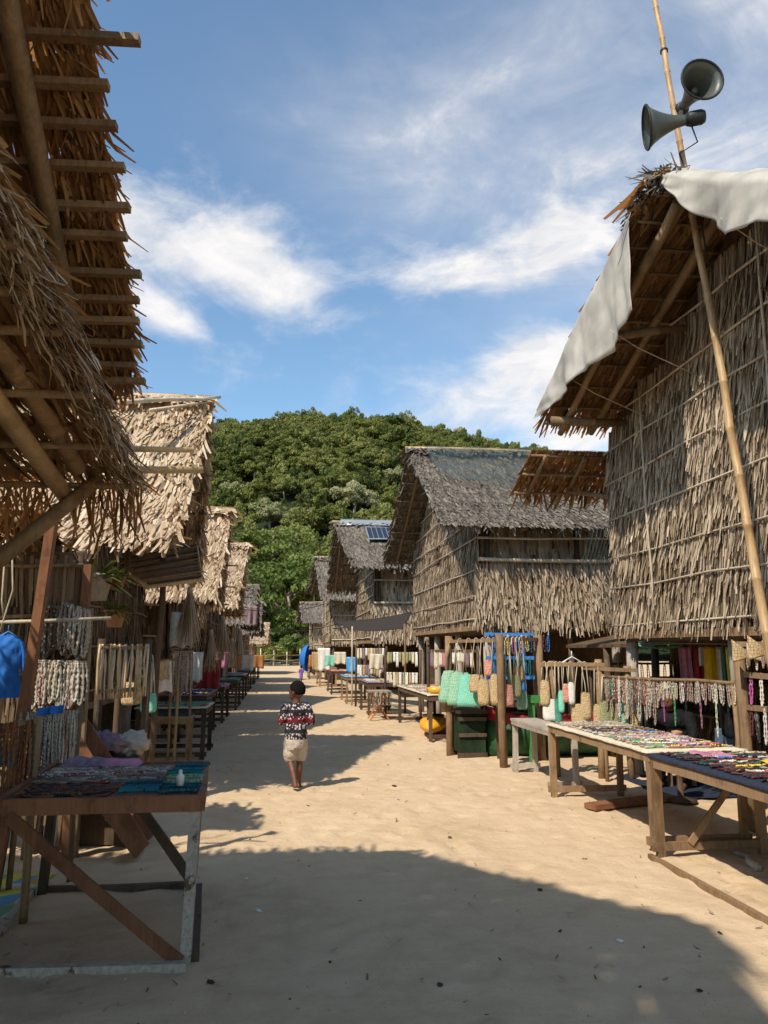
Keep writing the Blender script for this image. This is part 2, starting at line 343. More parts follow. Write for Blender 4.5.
class MB:
    """collects simple shapes in world space; build() makes ONE mesh"""
    def __init__(s): s.v = []; s.f = []; s.sm = []
    def add(s, V, Fs, smooth=False):
        o = len(s.v); s.v.extend([tuple(map(float, p)) for p in V]); s.f.extend([tuple(i + o for i in f) for f in Fs]); s.sm.extend([smooth] * len(Fs))
        return s
    def box(s, lo, hi):
        x0, y0, z0 = lo; x1, y1, z1 = hi
        V = [(x0, y0, z0), (x1, y0, z0), (x1, y1, z0), (x0, y1, z0), (x0, y0, z1), (x1, y0, z1), (x1, y1, z1), (x0, y1, z1)]
        return s.add(V, [(3, 2, 1, 0), (4, 5, 6, 7), (0, 1, 5, 4), (1, 2, 6, 5), (2, 3, 7, 6), (3, 0, 4, 7)])
    def bar(s, p0, p1, w, h, upv=(0, 0, 1)):
        """rectangular bar between two points"""
        p0 = np.array(p0, float); p1 = np.array(p1, float); d = p1 - p0; d /= np.linalg.norm(d)
        u = np.array(upv, float)
        if abs(d @ u) > 0.95: u = np.array([0, 1.0, 0])
        a = np.cross(d, u); a /= np.linalg.norm(a); b = np.cross(a, d)
        V = []; L = np.linalg.norm(p1 - p0); k = 5 if L > .4 else 2; bow = RNG.normal(0, .0035 * min(L, 2), 2)
        for q in range(k):
            f = q / (k - 1); e = 4 * f * (1 - f); c = p0 + (p1 - p0) * f + a * bow[0] * e + b * bow[1] * e; jw = 1 + RNG.normal(0, .03)
            for sa, sb in ((-1, -1), (1, -1), (1, 1), (-1, 1)): V.append(c + a * sa * w / 2 * jw + b * sb * h / 2 * jw)
        Fs = [(0, 1, 2, 3), tuple(4 * (k - 1) + x for x in (3, 2, 1, 0))]
        for q in range(k - 1):
            o = 4 * q; Fs += [(o + x, o + 4 + x, o + 4 + (x + 1) % 4, o + (x + 1) % 4) for x in range(4)]
        return s.add(V, Fs)
    def tube(s, pts, rad, n=8, cap=True, flat=1.0, closed=False):
        pts = [np.array(p, float) for p in pts]; k = len(pts)
        rads = rad if hasattr(rad, '__len__') else [rad] * k
        V = []; ref = None
        for i, p in enumerate(pts):
            if closed: d = pts[(i + 1) % k] - pts[i - 1]
            else: d = pts[min(i + 1, k - 1)] - pts[max(i - 1, 0)]
            d = d / (np.linalg.norm(d) + 1e-9)
            if ref is None: ref = np.array([0, 0, 1.0]) if abs(d[2]) < 0.9 else np.array([1.0, 0, 0])
            a = np.cross(d, ref); a /= np.linalg.norm(a) + 1e-9; b = np.cross(a, d); ref = b
            for j in range(n):
                an = 2 * PI * j / n; V.append(p + (a * math.cos(an) + b * math.sin(an) * flat) * rads[i])
        Fs = []
        for i in range(k if closed else k - 1):
            i2 = (i + 1) % k
            for j in range(n): Fs.append((i * n + j, i * n + (j + 1) % n, i2 * n + (j + 1) % n, i2 * n + j))
        if cap and not closed: Fs.append(tuple(reversed(range(n)))); Fs.append(tuple((k - 1) * n + j for j in range(n)))
        return s.add(V, Fs, True)
    def lathe(s, prof, c=(0, 0, 0), axis=(0, 0, 1), n=16, cap=False):
        """prof: (radius, height)"""
        ax = np.array(axis, float); ax /= np.linalg.norm(ax)
        r = np.array([0, 0, 1.0]) if abs(ax[2]) < 0.9 else np.array([1.0, 0, 0])
        a = np.cross(ax, r); a /= np.linalg.norm(a); b = np.cross(ax, a); c = np.array(c, float)
        V = [c + ax * h + (a * math.cos(2 * PI * j / n) + b * math.sin(2 * PI * j / n)) * r_ for r_, h in prof for j in range(n)]
        Fs = [(i * n + j, i * n + (j + 1) % n, (i + 1) * n + (j + 1) % n, (i + 1) * n + j) for i in range(len(prof) - 1) for j in range(n)]
        if cap: Fs.append(tuple(reversed(range(n)))); Fs.append(tuple((len(prof) - 1) * n + j for j in range(n)))
        return s.add(V, Fs, True)
    def grid(s, P, nu, nv, smooth=True):
        V = [P(i / nu, j / nv) for j in range(nv + 1) for i in range(nu + 1)]
        return s.add(V, [(j * (nu + 1) + i, j * (nu + 1) + i + 1, (j + 1) * (nu + 1) + i + 1, (j + 1) * (nu + 1) + i) for j in range(nv) for i in range(nu)], smooth)
    def ell(s, c, r, n=12, m=8, R=None):
        V = []; c = np.array(c, float)
        for i in range(m + 1):
            th = PI * i / m
            for j in range(n):
                ph = 2 * PI * j / n; p = np.array([r[0] * math.sin(th) * math.cos(ph), r[1] * math.sin(th) * math.sin(ph), r[2] * math.cos(th)])
                if R is not None: p = R @ p
                V.append(c + p)
        return s.add(V, [(i * n + j, (i + 1) * n + j, (i + 1) * n + (j + 1) % n, i * n + (j + 1) % n) for i in range(m) for j in range(n)], True)
    def mesh(s, name, base=(0, 0, 0)):
        me = bpy.data.meshes.new(name); b = np.asarray(base, float)
        me.from_pydata([(v[0] - b[0], v[1] - b[1], v[2] - b[2]) for v in s.v], [], s.f)
        me.polygons.foreach_set('use_smooth', s.sm); me.update(); return me
    def build(s, name, mat, parent=None, solid=0.0):
        b = wbase(parent)
        o = link(name, s.mesh(name, b), mat, parent)
        if solid:
            md = o.modifiers.new('solid', 'SOLIDIFY'); md.thickness = solid; md.offset = 0
        return o
    def top(s, name, mat, label, cat, group=None, base=None, kind=None, solid=0.0):
        V = np.array(s.v)
        if base is None: base = np.array([V[:, 0].mean(), V[:, 1].mean(), V[:, 2].min()])
        o = link(name, s.mesh(name, base), mat, None, tuple(base))
        if solid:
            md = o.modifiers.new('solid', 'SOLIDIFY'); md.thickness = solid; md.offset = 0
        return tag(o, label, cat, group, kind)
def copy_tree(o, parent=None):
    c = o.copy(); COL.objects.link(c); c.parent = parent
    for ch in list(o.children): copy_tree(ch, c)
    return c
def bend(p0, p1, k=6, amp=0.01):
    p0 = np.array(p0, float); p1 = np.array(p1, float)
    off = RNG.normal(0, amp, (k, 3)); off[0] = 0; off[-1] = 0
    return [p0 + (p1 - p0) * i / (k - 1) + off[i] for i in range(k)]
def bamboo(mb, p0, p1, r, taper=0.8, seg=0.38, n=8, amp=0.008):
    p0 = np.array(p0, float); p1 = np.array(p1, float); L = np.linalg.norm(p1 - p0); k = max(2, int(L / seg))
    pts = []; rad = []
    wob = RNG.normal(0, amp, (k + 1, 3)); wob[0] = 0; wob[-1] = 0
    for i in range(k + 1):
        f = i / k; p = p0 + (p1 - p0) * f + wob[i]; rr = r * (1 - (1 - taper) * f); d = (p1 - p0) / L * 0.012
        if 0 < i < k:
            pts += [p - d, p, p + d]; rad += [rr, rr * 1.18, rr]
        else: pts.append(p); rad.append(rr)
    return mb.tube(pts, rad, n)

# ------------------------------------------------------------------ thatch
def strips(base, d, nor, L, wd, tone, lift, sway):
    N = len(base)
    d = d / np.linalg.norm(d, axis=1, keepdims=True)
    side = np.cross(nor, d); side /= np.linalg.norm(side, axis=1, keepdims=True) + 1e-9
    V = np.empty((N, 6, 3))
    for k, (tt, hw) in enumerate(((0, .42), (.6, .5), (1, .27))):
        c = base + d * (L * tt)[:, None] + nor * (lift * tt * tt)[:, None] + side * (sway * tt * tt)[:, None]
        V[:, 2 * k] = c - side * (wd * hw)[:, None]; V[:, 2 * k + 1] = c + side * (wd * hw)[:, None]
    i = np.arange(N)[:, None] * 6
    Fq = np.concatenate([i + np.array([0, 1, 3, 2]), i + np.array([2, 3, 5, 4])], 0)
    return V.reshape(-1, 3), Fq, np.repeat(tone, 6)
def polyat(P, v):
    P = np.asarray(P, float); s = np.linspace(0, 1, len(P))
    return np.stack([np.interp(v, s, P[:, k]) for k in range(3)], -1)
def patch(A, B):
    """surface between two polylines A (u=0) and B (u=1), v running down both"""
    def P(u, v):
        return polyat(A, v) * (1 - u)[:, None] + polyat(B, v) * u[:, None]
    return P
def flen(A): A = np.asarray(A, float); return np.linalg.norm(np.diff(A, axis=0), axis=1).sum()
def thatch_rows(parent, P, width, length, mat, outward, rowh=0.22, wd=0.035, dens=1.6, Lf=1.9, lift=0.03, rag=0.12, mask=None, tone=(0.5, 0.22), endover=0.0, skew=0.10, off=0.01, vend=1.0, name='thatch_course'):
    n = max(1, int(round(length / rowh))); rh = length / n; base0 = wbase(parent); outward = np.array(outward, float)
    for i in range(n):
        N = int(width / wd * dens)
        u = (np.arange(N) + RNG.uniform(-.5, .5, N) + .5) / N
        u = u * (1 + 2 * endover / width) - endover / width
        v = (i + RNG.uniform(-rag, rag, N)) / n
        v = np.clip(v, 0, 1)
        e = 0.02
        p = P(u, v); dv = P(u, np.minimum(v + e, 1.0)) - P(u, np.minimum(v + e, 1.0) - e); du = P(u + .01, v) - P(u - .01, v)
        dv /= np.linalg.norm(dv, axis=1, keepdims=True); du /= np.linalg.norm(du, axis=1, keepdims=True) + 1e-9
        nor = np.cross(du, dv); nor /= np.linalg.norm(nor, axis=1, keepdims=True) + 1e-9
        sgn = np.sign((nor * outward).sum(1)); sgn[sgn == 0] = 1; nor *= sgn[:, None]
        L = rh * Lf * RNG.uniform(0.62, 1.15, N)
        d = dv + du * RNG.normal(0, skew, N)[:, None]
        # twist every leaf about its own axis
        tw = RNG.normal(0, 0.25, N)[:, None]; n2 = nor + du * tw
        tn = np.clip(RNG.normal(tone[0], tone[1], N) + RNG.normal(0, 0.05), 0, 1)
        keep = np.ones(N, bool)
        if mask is not None: keep = mask(u, v, p)
        if keep.sum() < 40: continue
        lf = lift * RNG.uniform(0.2, 1.6, N)
        V, Fq, T = strips((p + nor * (off + RNG.uniform(0, .012, N))[:, None])[keep], d[keep], n2[keep], L[keep], (wd * RNG.uniform(.7, 1.3, N))[keep], tn[keep], lf[keep], RNG.normal(0, 0.02, N)[keep])
        link(name, fastmesh(name, V - base0, Fq, T), mat, parent)
def fringe(parent, pts, mat, n, Lr=(0.2, 0.6), wd=0.035, d=(0, 0, -1), spread=0.25, tone=(0.5, 0.2), name='fringe', nor=(1, 0, 0)):
    """ragged leaves hanging from a line"""
    v = RNG.uniform(0, 1, n); p = polyat(pts, v) + RNG.normal(0, .025, (n, 3))
    dd = np.array(d, float)[None] + RNG.normal(0, spread, (n, 3))
    nn = np.array(nor, float)[None] + RNG.normal(0, .35, (n, 3)); nn /= np.linalg.norm(nn, axis=1, keepdims=True)
    V, Fq, T = strips(p, dd, nn, RNG.uniform(*Lr, n), wd * RNG.uniform(.5, 1.3, n), np.clip(RNG.normal(tone[0], tone[1], n), 0, 1), RNG.normal(0, .05, n), RNG.normal(0, .06, n))
    o = link(name, fastmesh(name, V - wbase(parent), Fq, T), mat, parent); o['kind'] = 'stuff'; return o
def slab(mb, poly, nrm, th):
    """closed prism from a flat polygon"""
    P = [np.array(p, float) for p in poly]; nrm = np.array(nrm, float) * th; k = len(P)
    return mb.add([p for p in P] + [p + nrm for p in P], [tuple(range(k)), tuple(reversed(range(k, 2 * k)))] + [(i, i + k, (i + 1) % k + k, (i + 1) % k) for i in range(k)])

# ------------------------------------------------------------------ ground and hill
def axis(lo, hi, f0, f1, fine, grow=1.25):
    a = list(np.arange(f0, f1 + 1e-6, fine)); s = fine
    while a[-1] < hi: s *= grow; a.append(a[-1] + s)
    s = fine
    while a[0] > lo: s *= grow; a.insert(0, a[0] - s)
    return np.array(a)
gx = axis(-900, 900, -3.2, 5.2, 0.06); gy = axis(-60, 900, 2.2, 20, 0.07)
XX, YY = np.meshgrid(gx, gy)
ZZ = 0.012 * np.sin(XX * 1.3 + 0.6 * np.sin(YY * .7)) * np.sin(YY * .9 + 1) + 0.008 * np.sin(XX * 2.9 + 1.7) * np.sin(YY * 2.3 + XX)
nf = 2400
fx = RNG.uniform(-2.5, 5, nf); fy = RNG.uniform(2.2, 20, nf); fa = RNG.uniform(0, PI, nf)
for x, y, a in zip(fx, fy, fa):      # soft footprints
    i0, i1 = np.searchsorted(gx, (x - .45, x + .45)); j0, j1 = np.searchsorted(gy, (y - .45, y + .45))
    sx_ = XX[j0:j1, i0:i1] - x; sy_ = YY[j0:j1, i0:i1] - y
    p = sx_ * math.cos(a) + sy_ * math.sin(a); r = -sx_ * math.sin(a) + sy_ * math.cos(a)
    q2 = (p / .13) ** 2 + (r / .065) ** 2
    ZZ[j0:j1, i0:i1] += RNG.uniform(.3, 1.0) * 0.015 * (-np.exp(-q2) + 0.55 * np.exp(-((np.sqrt(q2) - 1.5) / .5) ** 2))
fadeo = np.clip((26 - YY) / 6, 0, 1) * np.clip((XX + 9) / 4, 0, 1) * np.clip((12 - XX) / 4, 0, 1) * np.clip((YY + 4) / 4, 0, 1)
ZZ *= fadeo
nx_, ny_ = len(gx), len(gy)
idx = np.arange(nx_ * ny_).reshape(ny_, nx_)
FQ = np.stack([idx[:-1, :-1], idx[:-1, 1:], idx[1:, 1:], idx[1:, :-1]], -1).reshape(-1, 4)
g = link('ground', fastmesh('ground', np.stack([XX, YY, ZZ], -1).reshape(-1, 3), FQ, smooth=True), 'sand'); g['kind'] = 'structure'
def gz(x, y):
    i = int(np.clip(np.searchsorted(gx, x), 0, nx_ - 1)); j = int(np.clip(np.searchsorted(gy, y), 0, ny_ - 1)); return float(ZZ[j, i])

def hill_z(X, Y):
    ang = X / np.maximum(Y, 60.0)                     # about (px - 285) / 810
    crest = np.interp(ang, [-1.2, -.6, -.3, -.12, 0.02, 0.14, 0.22, 0.3, 0.45, 0.7, 1.3], [55, 85, 104, 116, 126, 123, 117, 109, 92, 60, 30])
    s = np.clip((Y - 112) / (440 - 112), 0, 1.0)
    prof = 0.55 * s ** 1.25 + 0.45 * (3 * s * s - 2 * s ** 3)
    bump = 7 * np.sin(X * .028 + 1.2) * np.sin(Y * .024) + 5 * np.sin(X * .06 + Y * .03)
    return crest * prof + bump * np.clip(s * 4, 0, 1) * np.clip((1 - s) * 3, 0, 1) - 0.6 - np.clip((Y - 440) * .25, 0, 200)
hx = np.linspace(-520, 620, 96); hy = np.linspace(108, 640, 60)
HX, HY = np.meshgrid(hx, hy); HZ = hill_z(HX, HY)
hi_ = np.arange(HX.size).reshape(HX.shape)
FQ = np.stack([hi_[:-1, :-1], hi_[:-1, 1:], hi_[1:, 1:], hi_[1:, :-1]], -1).reshape(-1, 4)
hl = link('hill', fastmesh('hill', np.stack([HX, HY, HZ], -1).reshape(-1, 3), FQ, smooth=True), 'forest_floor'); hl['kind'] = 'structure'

# ------------------------------------------------------------------ trees
def crown_mesh(name, R, H, nclump, nleaf, leaf, seed, flat=0.0, layered=False):
    r = np.random.default_rng(seed)
    cs = []; rs = []
    for k in range(nclump):
        th = r.uniform(0, 2 * PI); ph = math.acos(r.uniform(-0.25, 1))
        rad = r.uniform(0.35, 1.1)
        zc = math.cos(ph) * H * rad
        if layered: zc = round(zc / (H * .3)) * H * .3 + r.normal(0, .04) * H
        cs.append((math.sin(ph) * math.cos(th) * R * rad, math.sin(ph) * math.sin(th) * R * rad, zc)); rs.append(R * r.uniform(.16, .40))
    cs = np.array(cs); rs = np.array(rs)
    k = r.integers(0, nclump, nleaf)
    v = r.normal(0, 1, (nleaf, 3)); v[:, 2] = np.abs(v[:, 2]) * 1.0 - 0.35; v /= np.linalg.norm(v, axis=1, keepdims=True)
    rr = rs[k] * r.uniform(.75, 1.05, nleaf)
    c = cs[k] + v * rr[:, None] * np.array([1, 1, .45 if layered else .8])
    nor = v + r.normal(0, .55, (nleaf, 3)); nor /= np.linalg.norm(nor, axis=1, keepdims=True)
    a = np.cross(nor, r.normal(0, 1, (nleaf, 3))); a /= np.linalg.norm(a, axis=1, keepdims=True); b = np.cross(nor, a)
    s = leaf * r.uniform(.6, 1.35, nleaf)[:, None]
    V = np.stack([c - a * s * .5, c + b * s * .34 - nor * s * .1, c + a * s * .5, c - b * s * .34 - nor * s * .1], 1)
    Fq = np.arange(nleaf * 4).reshape(-1, 4)
    tone = np.clip(.5 + .25 * r.normal(0, 1, nclump)[k] * .7 + r.normal(0, .15, nleaf), 0, 1)
    return fastmesh(name, V.reshape(-1, 3), Fq, np.repeat(tone, 4))
def trunk_mesh(H, r, limbs, R, seed):
    q = np.random.default_rng(seed); mb = MB()
    top = np.array([q.normal(0, .05) * H, q.normal(0, .05) * H, H])
    mb.tube([np.zeros(3) - np.array([0, 0, .5]), top * .35 + q.normal(0, .02, 3) * H, top * .7, top], [r * 1.4, r, r * .8, r * .5], 7)
    for k in range(limbs):
        an = 2 * PI * k / limbs + q.uniform(-.4, .4); st = top * q.uniform(.6, .95)
        e = st + np.array([math.cos(an) * R * .7, math.sin(an) * R * .7, R * q.uniform(.3, .7)])
        mb.tube([st, (st + e) / 2 + np.array([0, 0, R * .08]), e], [r * .45, r * .3, r * .12], 5)
    return mb.mesh('trunk')
crowns = [crown_mesh('crown', 1.0, .8, 22, 1700, .16, 11 + i) for i in range(5)]
crowns_fine = [crown_mesh('crown', 1.0, .8, 40, 6500, .11, 31 + i) for i in range(3)]
crown_lay = crown_mesh('crown', 1.0, .75, 34, 5200, .085, 51, layered=True)
trk = trunk_mesh(1.15, .07, 5, .8, 3)
def tree(loc, R, me, mat, label, cat='tree', group='trees on the hillside', th=1.0, name='broadleaf_tree', squash=1.0):
    o = thing(name, label, cat, loc, group)
    o.rotation_euler = (0, 0, RNG.uniform(0, 6.28))
    key = me.name + mat
    if key not in TM:
        m2 = me.copy(); m2.materials.clear(); m2.materials.append(MATS[mat]); TM[key] = m2
    c = link('crown', TM[key], None, o, (0, 0, R * th)); c.scale = (R, R, R * squash)
    tk = link('trunk', trk, 'wood_grey', o); tk.scale = (R, R, R * th * .85)
    return o
TM = {}
def hill_hit(px, py):
    """where the view ray meets the hillside"""
    v = pdir(px, py); v = v / v[1]
    for Y in np.arange(112, 445, 1.0):
        p = CAM + v * Y
        if p[2] <= hill_z(np.array(p[0]), np.array(Y)) + 4: return p[0], Y, float(hill_z(np.array(p[0]), np.array(Y)))
    p = CAM + v * 440; return p[0], 440.0, float(hill_z(np.array(p[0]), np.array(440.0)))
pale = [(353, 503, 14, 'wide pale cream flowering tree left of the big grey roof'), (270, 520, 13, 'pale cream flowering tree low on the slope above the street'),
        (380, 468, 12, 'pale yellow tree just left of the ridge of the netted hut'), (233, 492, 9, 'pale flowering tree beside the left thatched roofs'), (310, 470, 11, 'pale yellow green tree at mid slope above the street'),
        (395, 478, 9, 'small pale tree touching the netted hut roof'), (458, 433, 9, 'pale tree near the right end of the crest'), (490, 440, 8, 'pale tree low on the right crest above the grey roof'),
        (255, 470, 9, 'yellow green tree on the left mid slope'), (290, 560, 6, 'small olive tree in front of the dark slope'), (342, 546, 7, 'olive tree behind the hut with the solar panel'),
        (335, 478, 10, 'yellow green tree in the bright band across the hill'), (285, 486, 9, 'yellowish tree left of the bright band centre'), (362, 447, 8, 'light green tree below the crest middle')]
CLEAR = []
for k, (px, py, rpx, lab) in enumerate(pale):
    X, Y, Z = hill_hit(px, py); R = rpx * Y / 810 * 1.5
    CLEAR.append((X, Y, R)); tree((X, Y, Z), R, crowns_fine[k % 3], 'leaf_pale' if k in (0, 1, 3, 5, 6, 7) else 'leaf_olive', lab, th=.75)
# trees at the end of the street, nearer and larger
near = [(228, 600, 92, 5.5, 1, 'bright green spreading tree behind the left roofs'), (262, 560, 108, 6.5, 1, 'tall layered green tree above the end of the street'), (285, 590, 100, 6.0, 1, 'layered bright tree over the street end'),
        (318, 610, 104, 5.0, 0, 'leafy tree behind the far right huts'), (250, 625, 96, 3.6, 0, 'low bushy tree at the left of the street end'), (300, 630, 92, 3.2, 0, 'rounded bush right of the street end'), (272, 640, 95, 3.0, 0, 'low green bush closing the street'),
        (340, 585, 112, 6.0, 0, 'dark green tree behind the hut with the grey awning'), (205, 560, 110, 7.0, 0, 'dark green tree behind the second left roof'), (170, 590, 100, 6.0, 0, 'broad tree hidden behind the left roofs'), (380, 600, 105, 5.5, 0, 'tree standing behind the netted hut')]
for k, (px, py, Y, R, lay, lab) in enumerate(near):
    p = PY(px, py, Y); zc = p[2]
    z0 = max(-0.3, float(hill_z(p[0], Y))) if Y > 112 else 0.0
    th = max(.45, (zc - z0) / R)
    tree((p[0], Y, z0), R, crown_lay if lay else crowns_fine[k % 3], 'leaf_bright' if (lay or k in (4, 5, 6)) else 'leaf_forest', lab, th=th, group='trees at the end of the street', name='leafy_bush' if R < 4 else 'broadleaf_tree', cat='bush' if R < 4 else 'tree')
for k, (x, y, R_) in enumerate(((-5.5, 86, 2.3), (-3.2, 88, 2.0), (-1.2, 85.5, 1.8), (.8, 87, 2.2), (2.6, 85.5, 1.9), (4.6, 88, 2.4), (6.8, 86, 2.2))):
    tree((x, y, 0), R_, crowns_fine[k % 3], 'leaf_bright' if k % 2 else 'leaf_forest', ['leftmost', 'second', 'third', 'middle', 'fifth', 'sixth', 'rightmost'][k] + ' low bush behind the bamboo fence counted from the left', th=.55, group='low bushes behind the fence', name='leafy_bush', cat='bush')
# palm
def palm(loc, H, label):
    o = thing('palm_tree', label, 'palm', loc, 'palms at the end of the street')
    mb = MB(); pts = [np.array(loc) + np.array([.25 * math.sin(f * 2), 0, f * H]) for f in np.linspace(0, 1, 7)]
    mb.tube(pts, [.22, .17, .15, .14, .13, .12, .12], 7); mb.build('trunk', 'wood_grey', o)
    top = pts[-1]
    for k in range(16):
        an = 2 * PI * k / 16 + RNG.uniform(-.2, .2); el = RNG.uniform(-.2, 1.0); Lf = RNG.uniform(2.2, 3.0)
        V = []; Fs = []
        dh = np.array([math.cos(an), math.sin(an), 0]); sd = np.array([-math.sin(an), math.cos(an), 0])
        n = 14
        for i in range(n):
            f = (i + .5) / n; c = top + dh * Lf * f * math.cos(el * .6) + np.array([0, 0, Lf * (math.sin(el) * f - .75 * f * f)])
            lw = .55 * math.sin(PI * min(1, f * .85 + .12))
            for s in (-1, 1):
                tip = c + sd * s * lw + dh * .25 + np.array([0, 0, -.22])
                b = len(V); V += [c - dh * .05, c + dh * .09, tip]; Fs.append((b, b + 1, b + 2))
        me = fastmesh('frond', np.array(V) - np.array(loc), Fs, np.full(len(V), RNG.uniform(.3, .8)))
        link('frond', me, 'leaf_olive', o)
p = PY(322, 606, 86); palm((p[0], 86, 0), p[2], 'coconut palm with drooping fronds right of the street end')
p = PY(312, 588, 98); palm((p[0], 98, 0), p[2], 'taller palm behind the bushes at the street end')

# the wood covering the hill: instanced crowns, nobody could count them
n = 17000
tx = RNG.uniform(-330, 400, n); ty = 112 + 335 * RNG.uniform(0, 1, n) ** 0.9
ang = tx / ty; ok = (ang > -0.95) & (ang < 1.0)
for (X, Y, R_) in CLEAR: ok &= ((tx - X) / (R_ * .95)) ** 2 + ((ty - Y + R_ * .5) / (R_ * 1.4)) ** 2 > 1
tx, ty = tx[ok], ty[ok]; tz = hill_z(tx, ty); n = len(tx)
fm = bpy.data.meshes.new('forest'); fm.vertices.add(n)
tr_ = 2.0 + 2.8 * RNG.uniform(0, 1, n) ** 2.2
fm.vertices.foreach_set('co', np.stack([tx, ty, tz + tr_ * RNG.uniform(.4, 1.6, n)], -1).astype(np.float32).ravel())
a = fm.attributes.new('size', 'FLOAT_VECTOR', 'POINT'); a.data.foreach_set('vector', np.stack([tr_ * RNG.uniform(.8, 1.25, n), tr_ * RNG.uniform(.8, 1.25, n), tr_ * RNG.uniform(.7, 1.7, n)], -1).astype(np.float32).ravel())
a = fm.attributes.new('turn', 'FLOAT', 'POINT'); a.data.foreach_set('value', RNG.uniform(0, 6.28, n).astype(np.float32))
patchy = np.sin(tx * .03 + 1) * np.sin(ty * .035) + RNG.normal(0, .6, n) + .9 * np.exp(-((ty - 330) / 45) ** 2)
a = fm.attributes.new('pick', 'INT', 'POINT'); a.data.foreach_set('value', np.where(patchy > 1.0, 5, np.where(patchy > .6, 6, RNG.integers(0, 5, n))).astype(np.int32))
fo = bpy.data.objects.new('forest', fm); COL.objects.link(fo); fo['kind'] = 'stuff'
tag(fo, 'dense green wood covering the hillside behind the village', 'forest')
src_meshes = []
for i in range(5):
    m2 = crowns[i].copy(); m2.materials.append(MATS['leaf_forest']); src_meshes.append(m2)
for i, mt in ((1, 'leaf_olive'), (3, 'leaf_olive')):
    m2 = crowns[i].copy(); m2.materials.append(MATS[mt]); src_meshes.append(m2)
ng = bpy.data.node_groups.new('scatter', 'GeometryNodeTree')
ng.interface.new_socket('Geometry', in_out='INPUT', socket_type='NodeSocketGeometry'); ng.interface.new_socket('Geometry', in_out='OUTPUT', socket_type='NodeSocketGeometry')
gi = ng.nodes.new('NodeGroupInput'); go = ng.nodes.new('NodeGroupOutput'); iop = ng.nodes.new('GeometryNodeInstanceOnPoints')
jn = ng.nodes.new('GeometryNodeGeometryToInstance')
def named(nm, typ):
    nd = ng.nodes.new('GeometryNodeInputNamedAttribute'); nd.data_type = typ; nd.inputs[0].default_value = nm
    return [o for o in nd.outputs if o.enabled][0]
for i, m2 in reversed(list(enumerate(src_meshes))):
    so = bpy.data.objects.new('crown_source', m2)          # never linked to the scene
    oi = ng.nodes.new('GeometryNodeObjectInfo'); oi.inputs['Object'].default_value = so; oi.inputs['As Instance'].default_value = False
    ng.links.new(oi.outputs['Geometry'], jn.inputs[0])
ng.links.new(gi.outputs[0], iop.inputs['Points']); ng.links.new(jn.outputs[0], iop.inputs['Instance'])
iop.inputs['Pick Instance'].default_value = True
ng.links.new(named('pick', 'INT'), iop.inputs['Instance Index']); ng.links.new(named('size', 'FLOAT_VECTOR'), iop.inputs['Scale'])
cx = ng.nodes.new('ShaderNodeCombineXYZ'); ng.links.new(named('turn', 'FLOAT'), cx.inputs[2])
try: ng.links.new(cx.outputs[0], iop.inputs['Rotation'])
except Exception: pass
ng.links.new(iop.outputs[0], go.inputs[0])
md = fo.modifiers.new('scatter', 'NODES'); md.node_group = ng

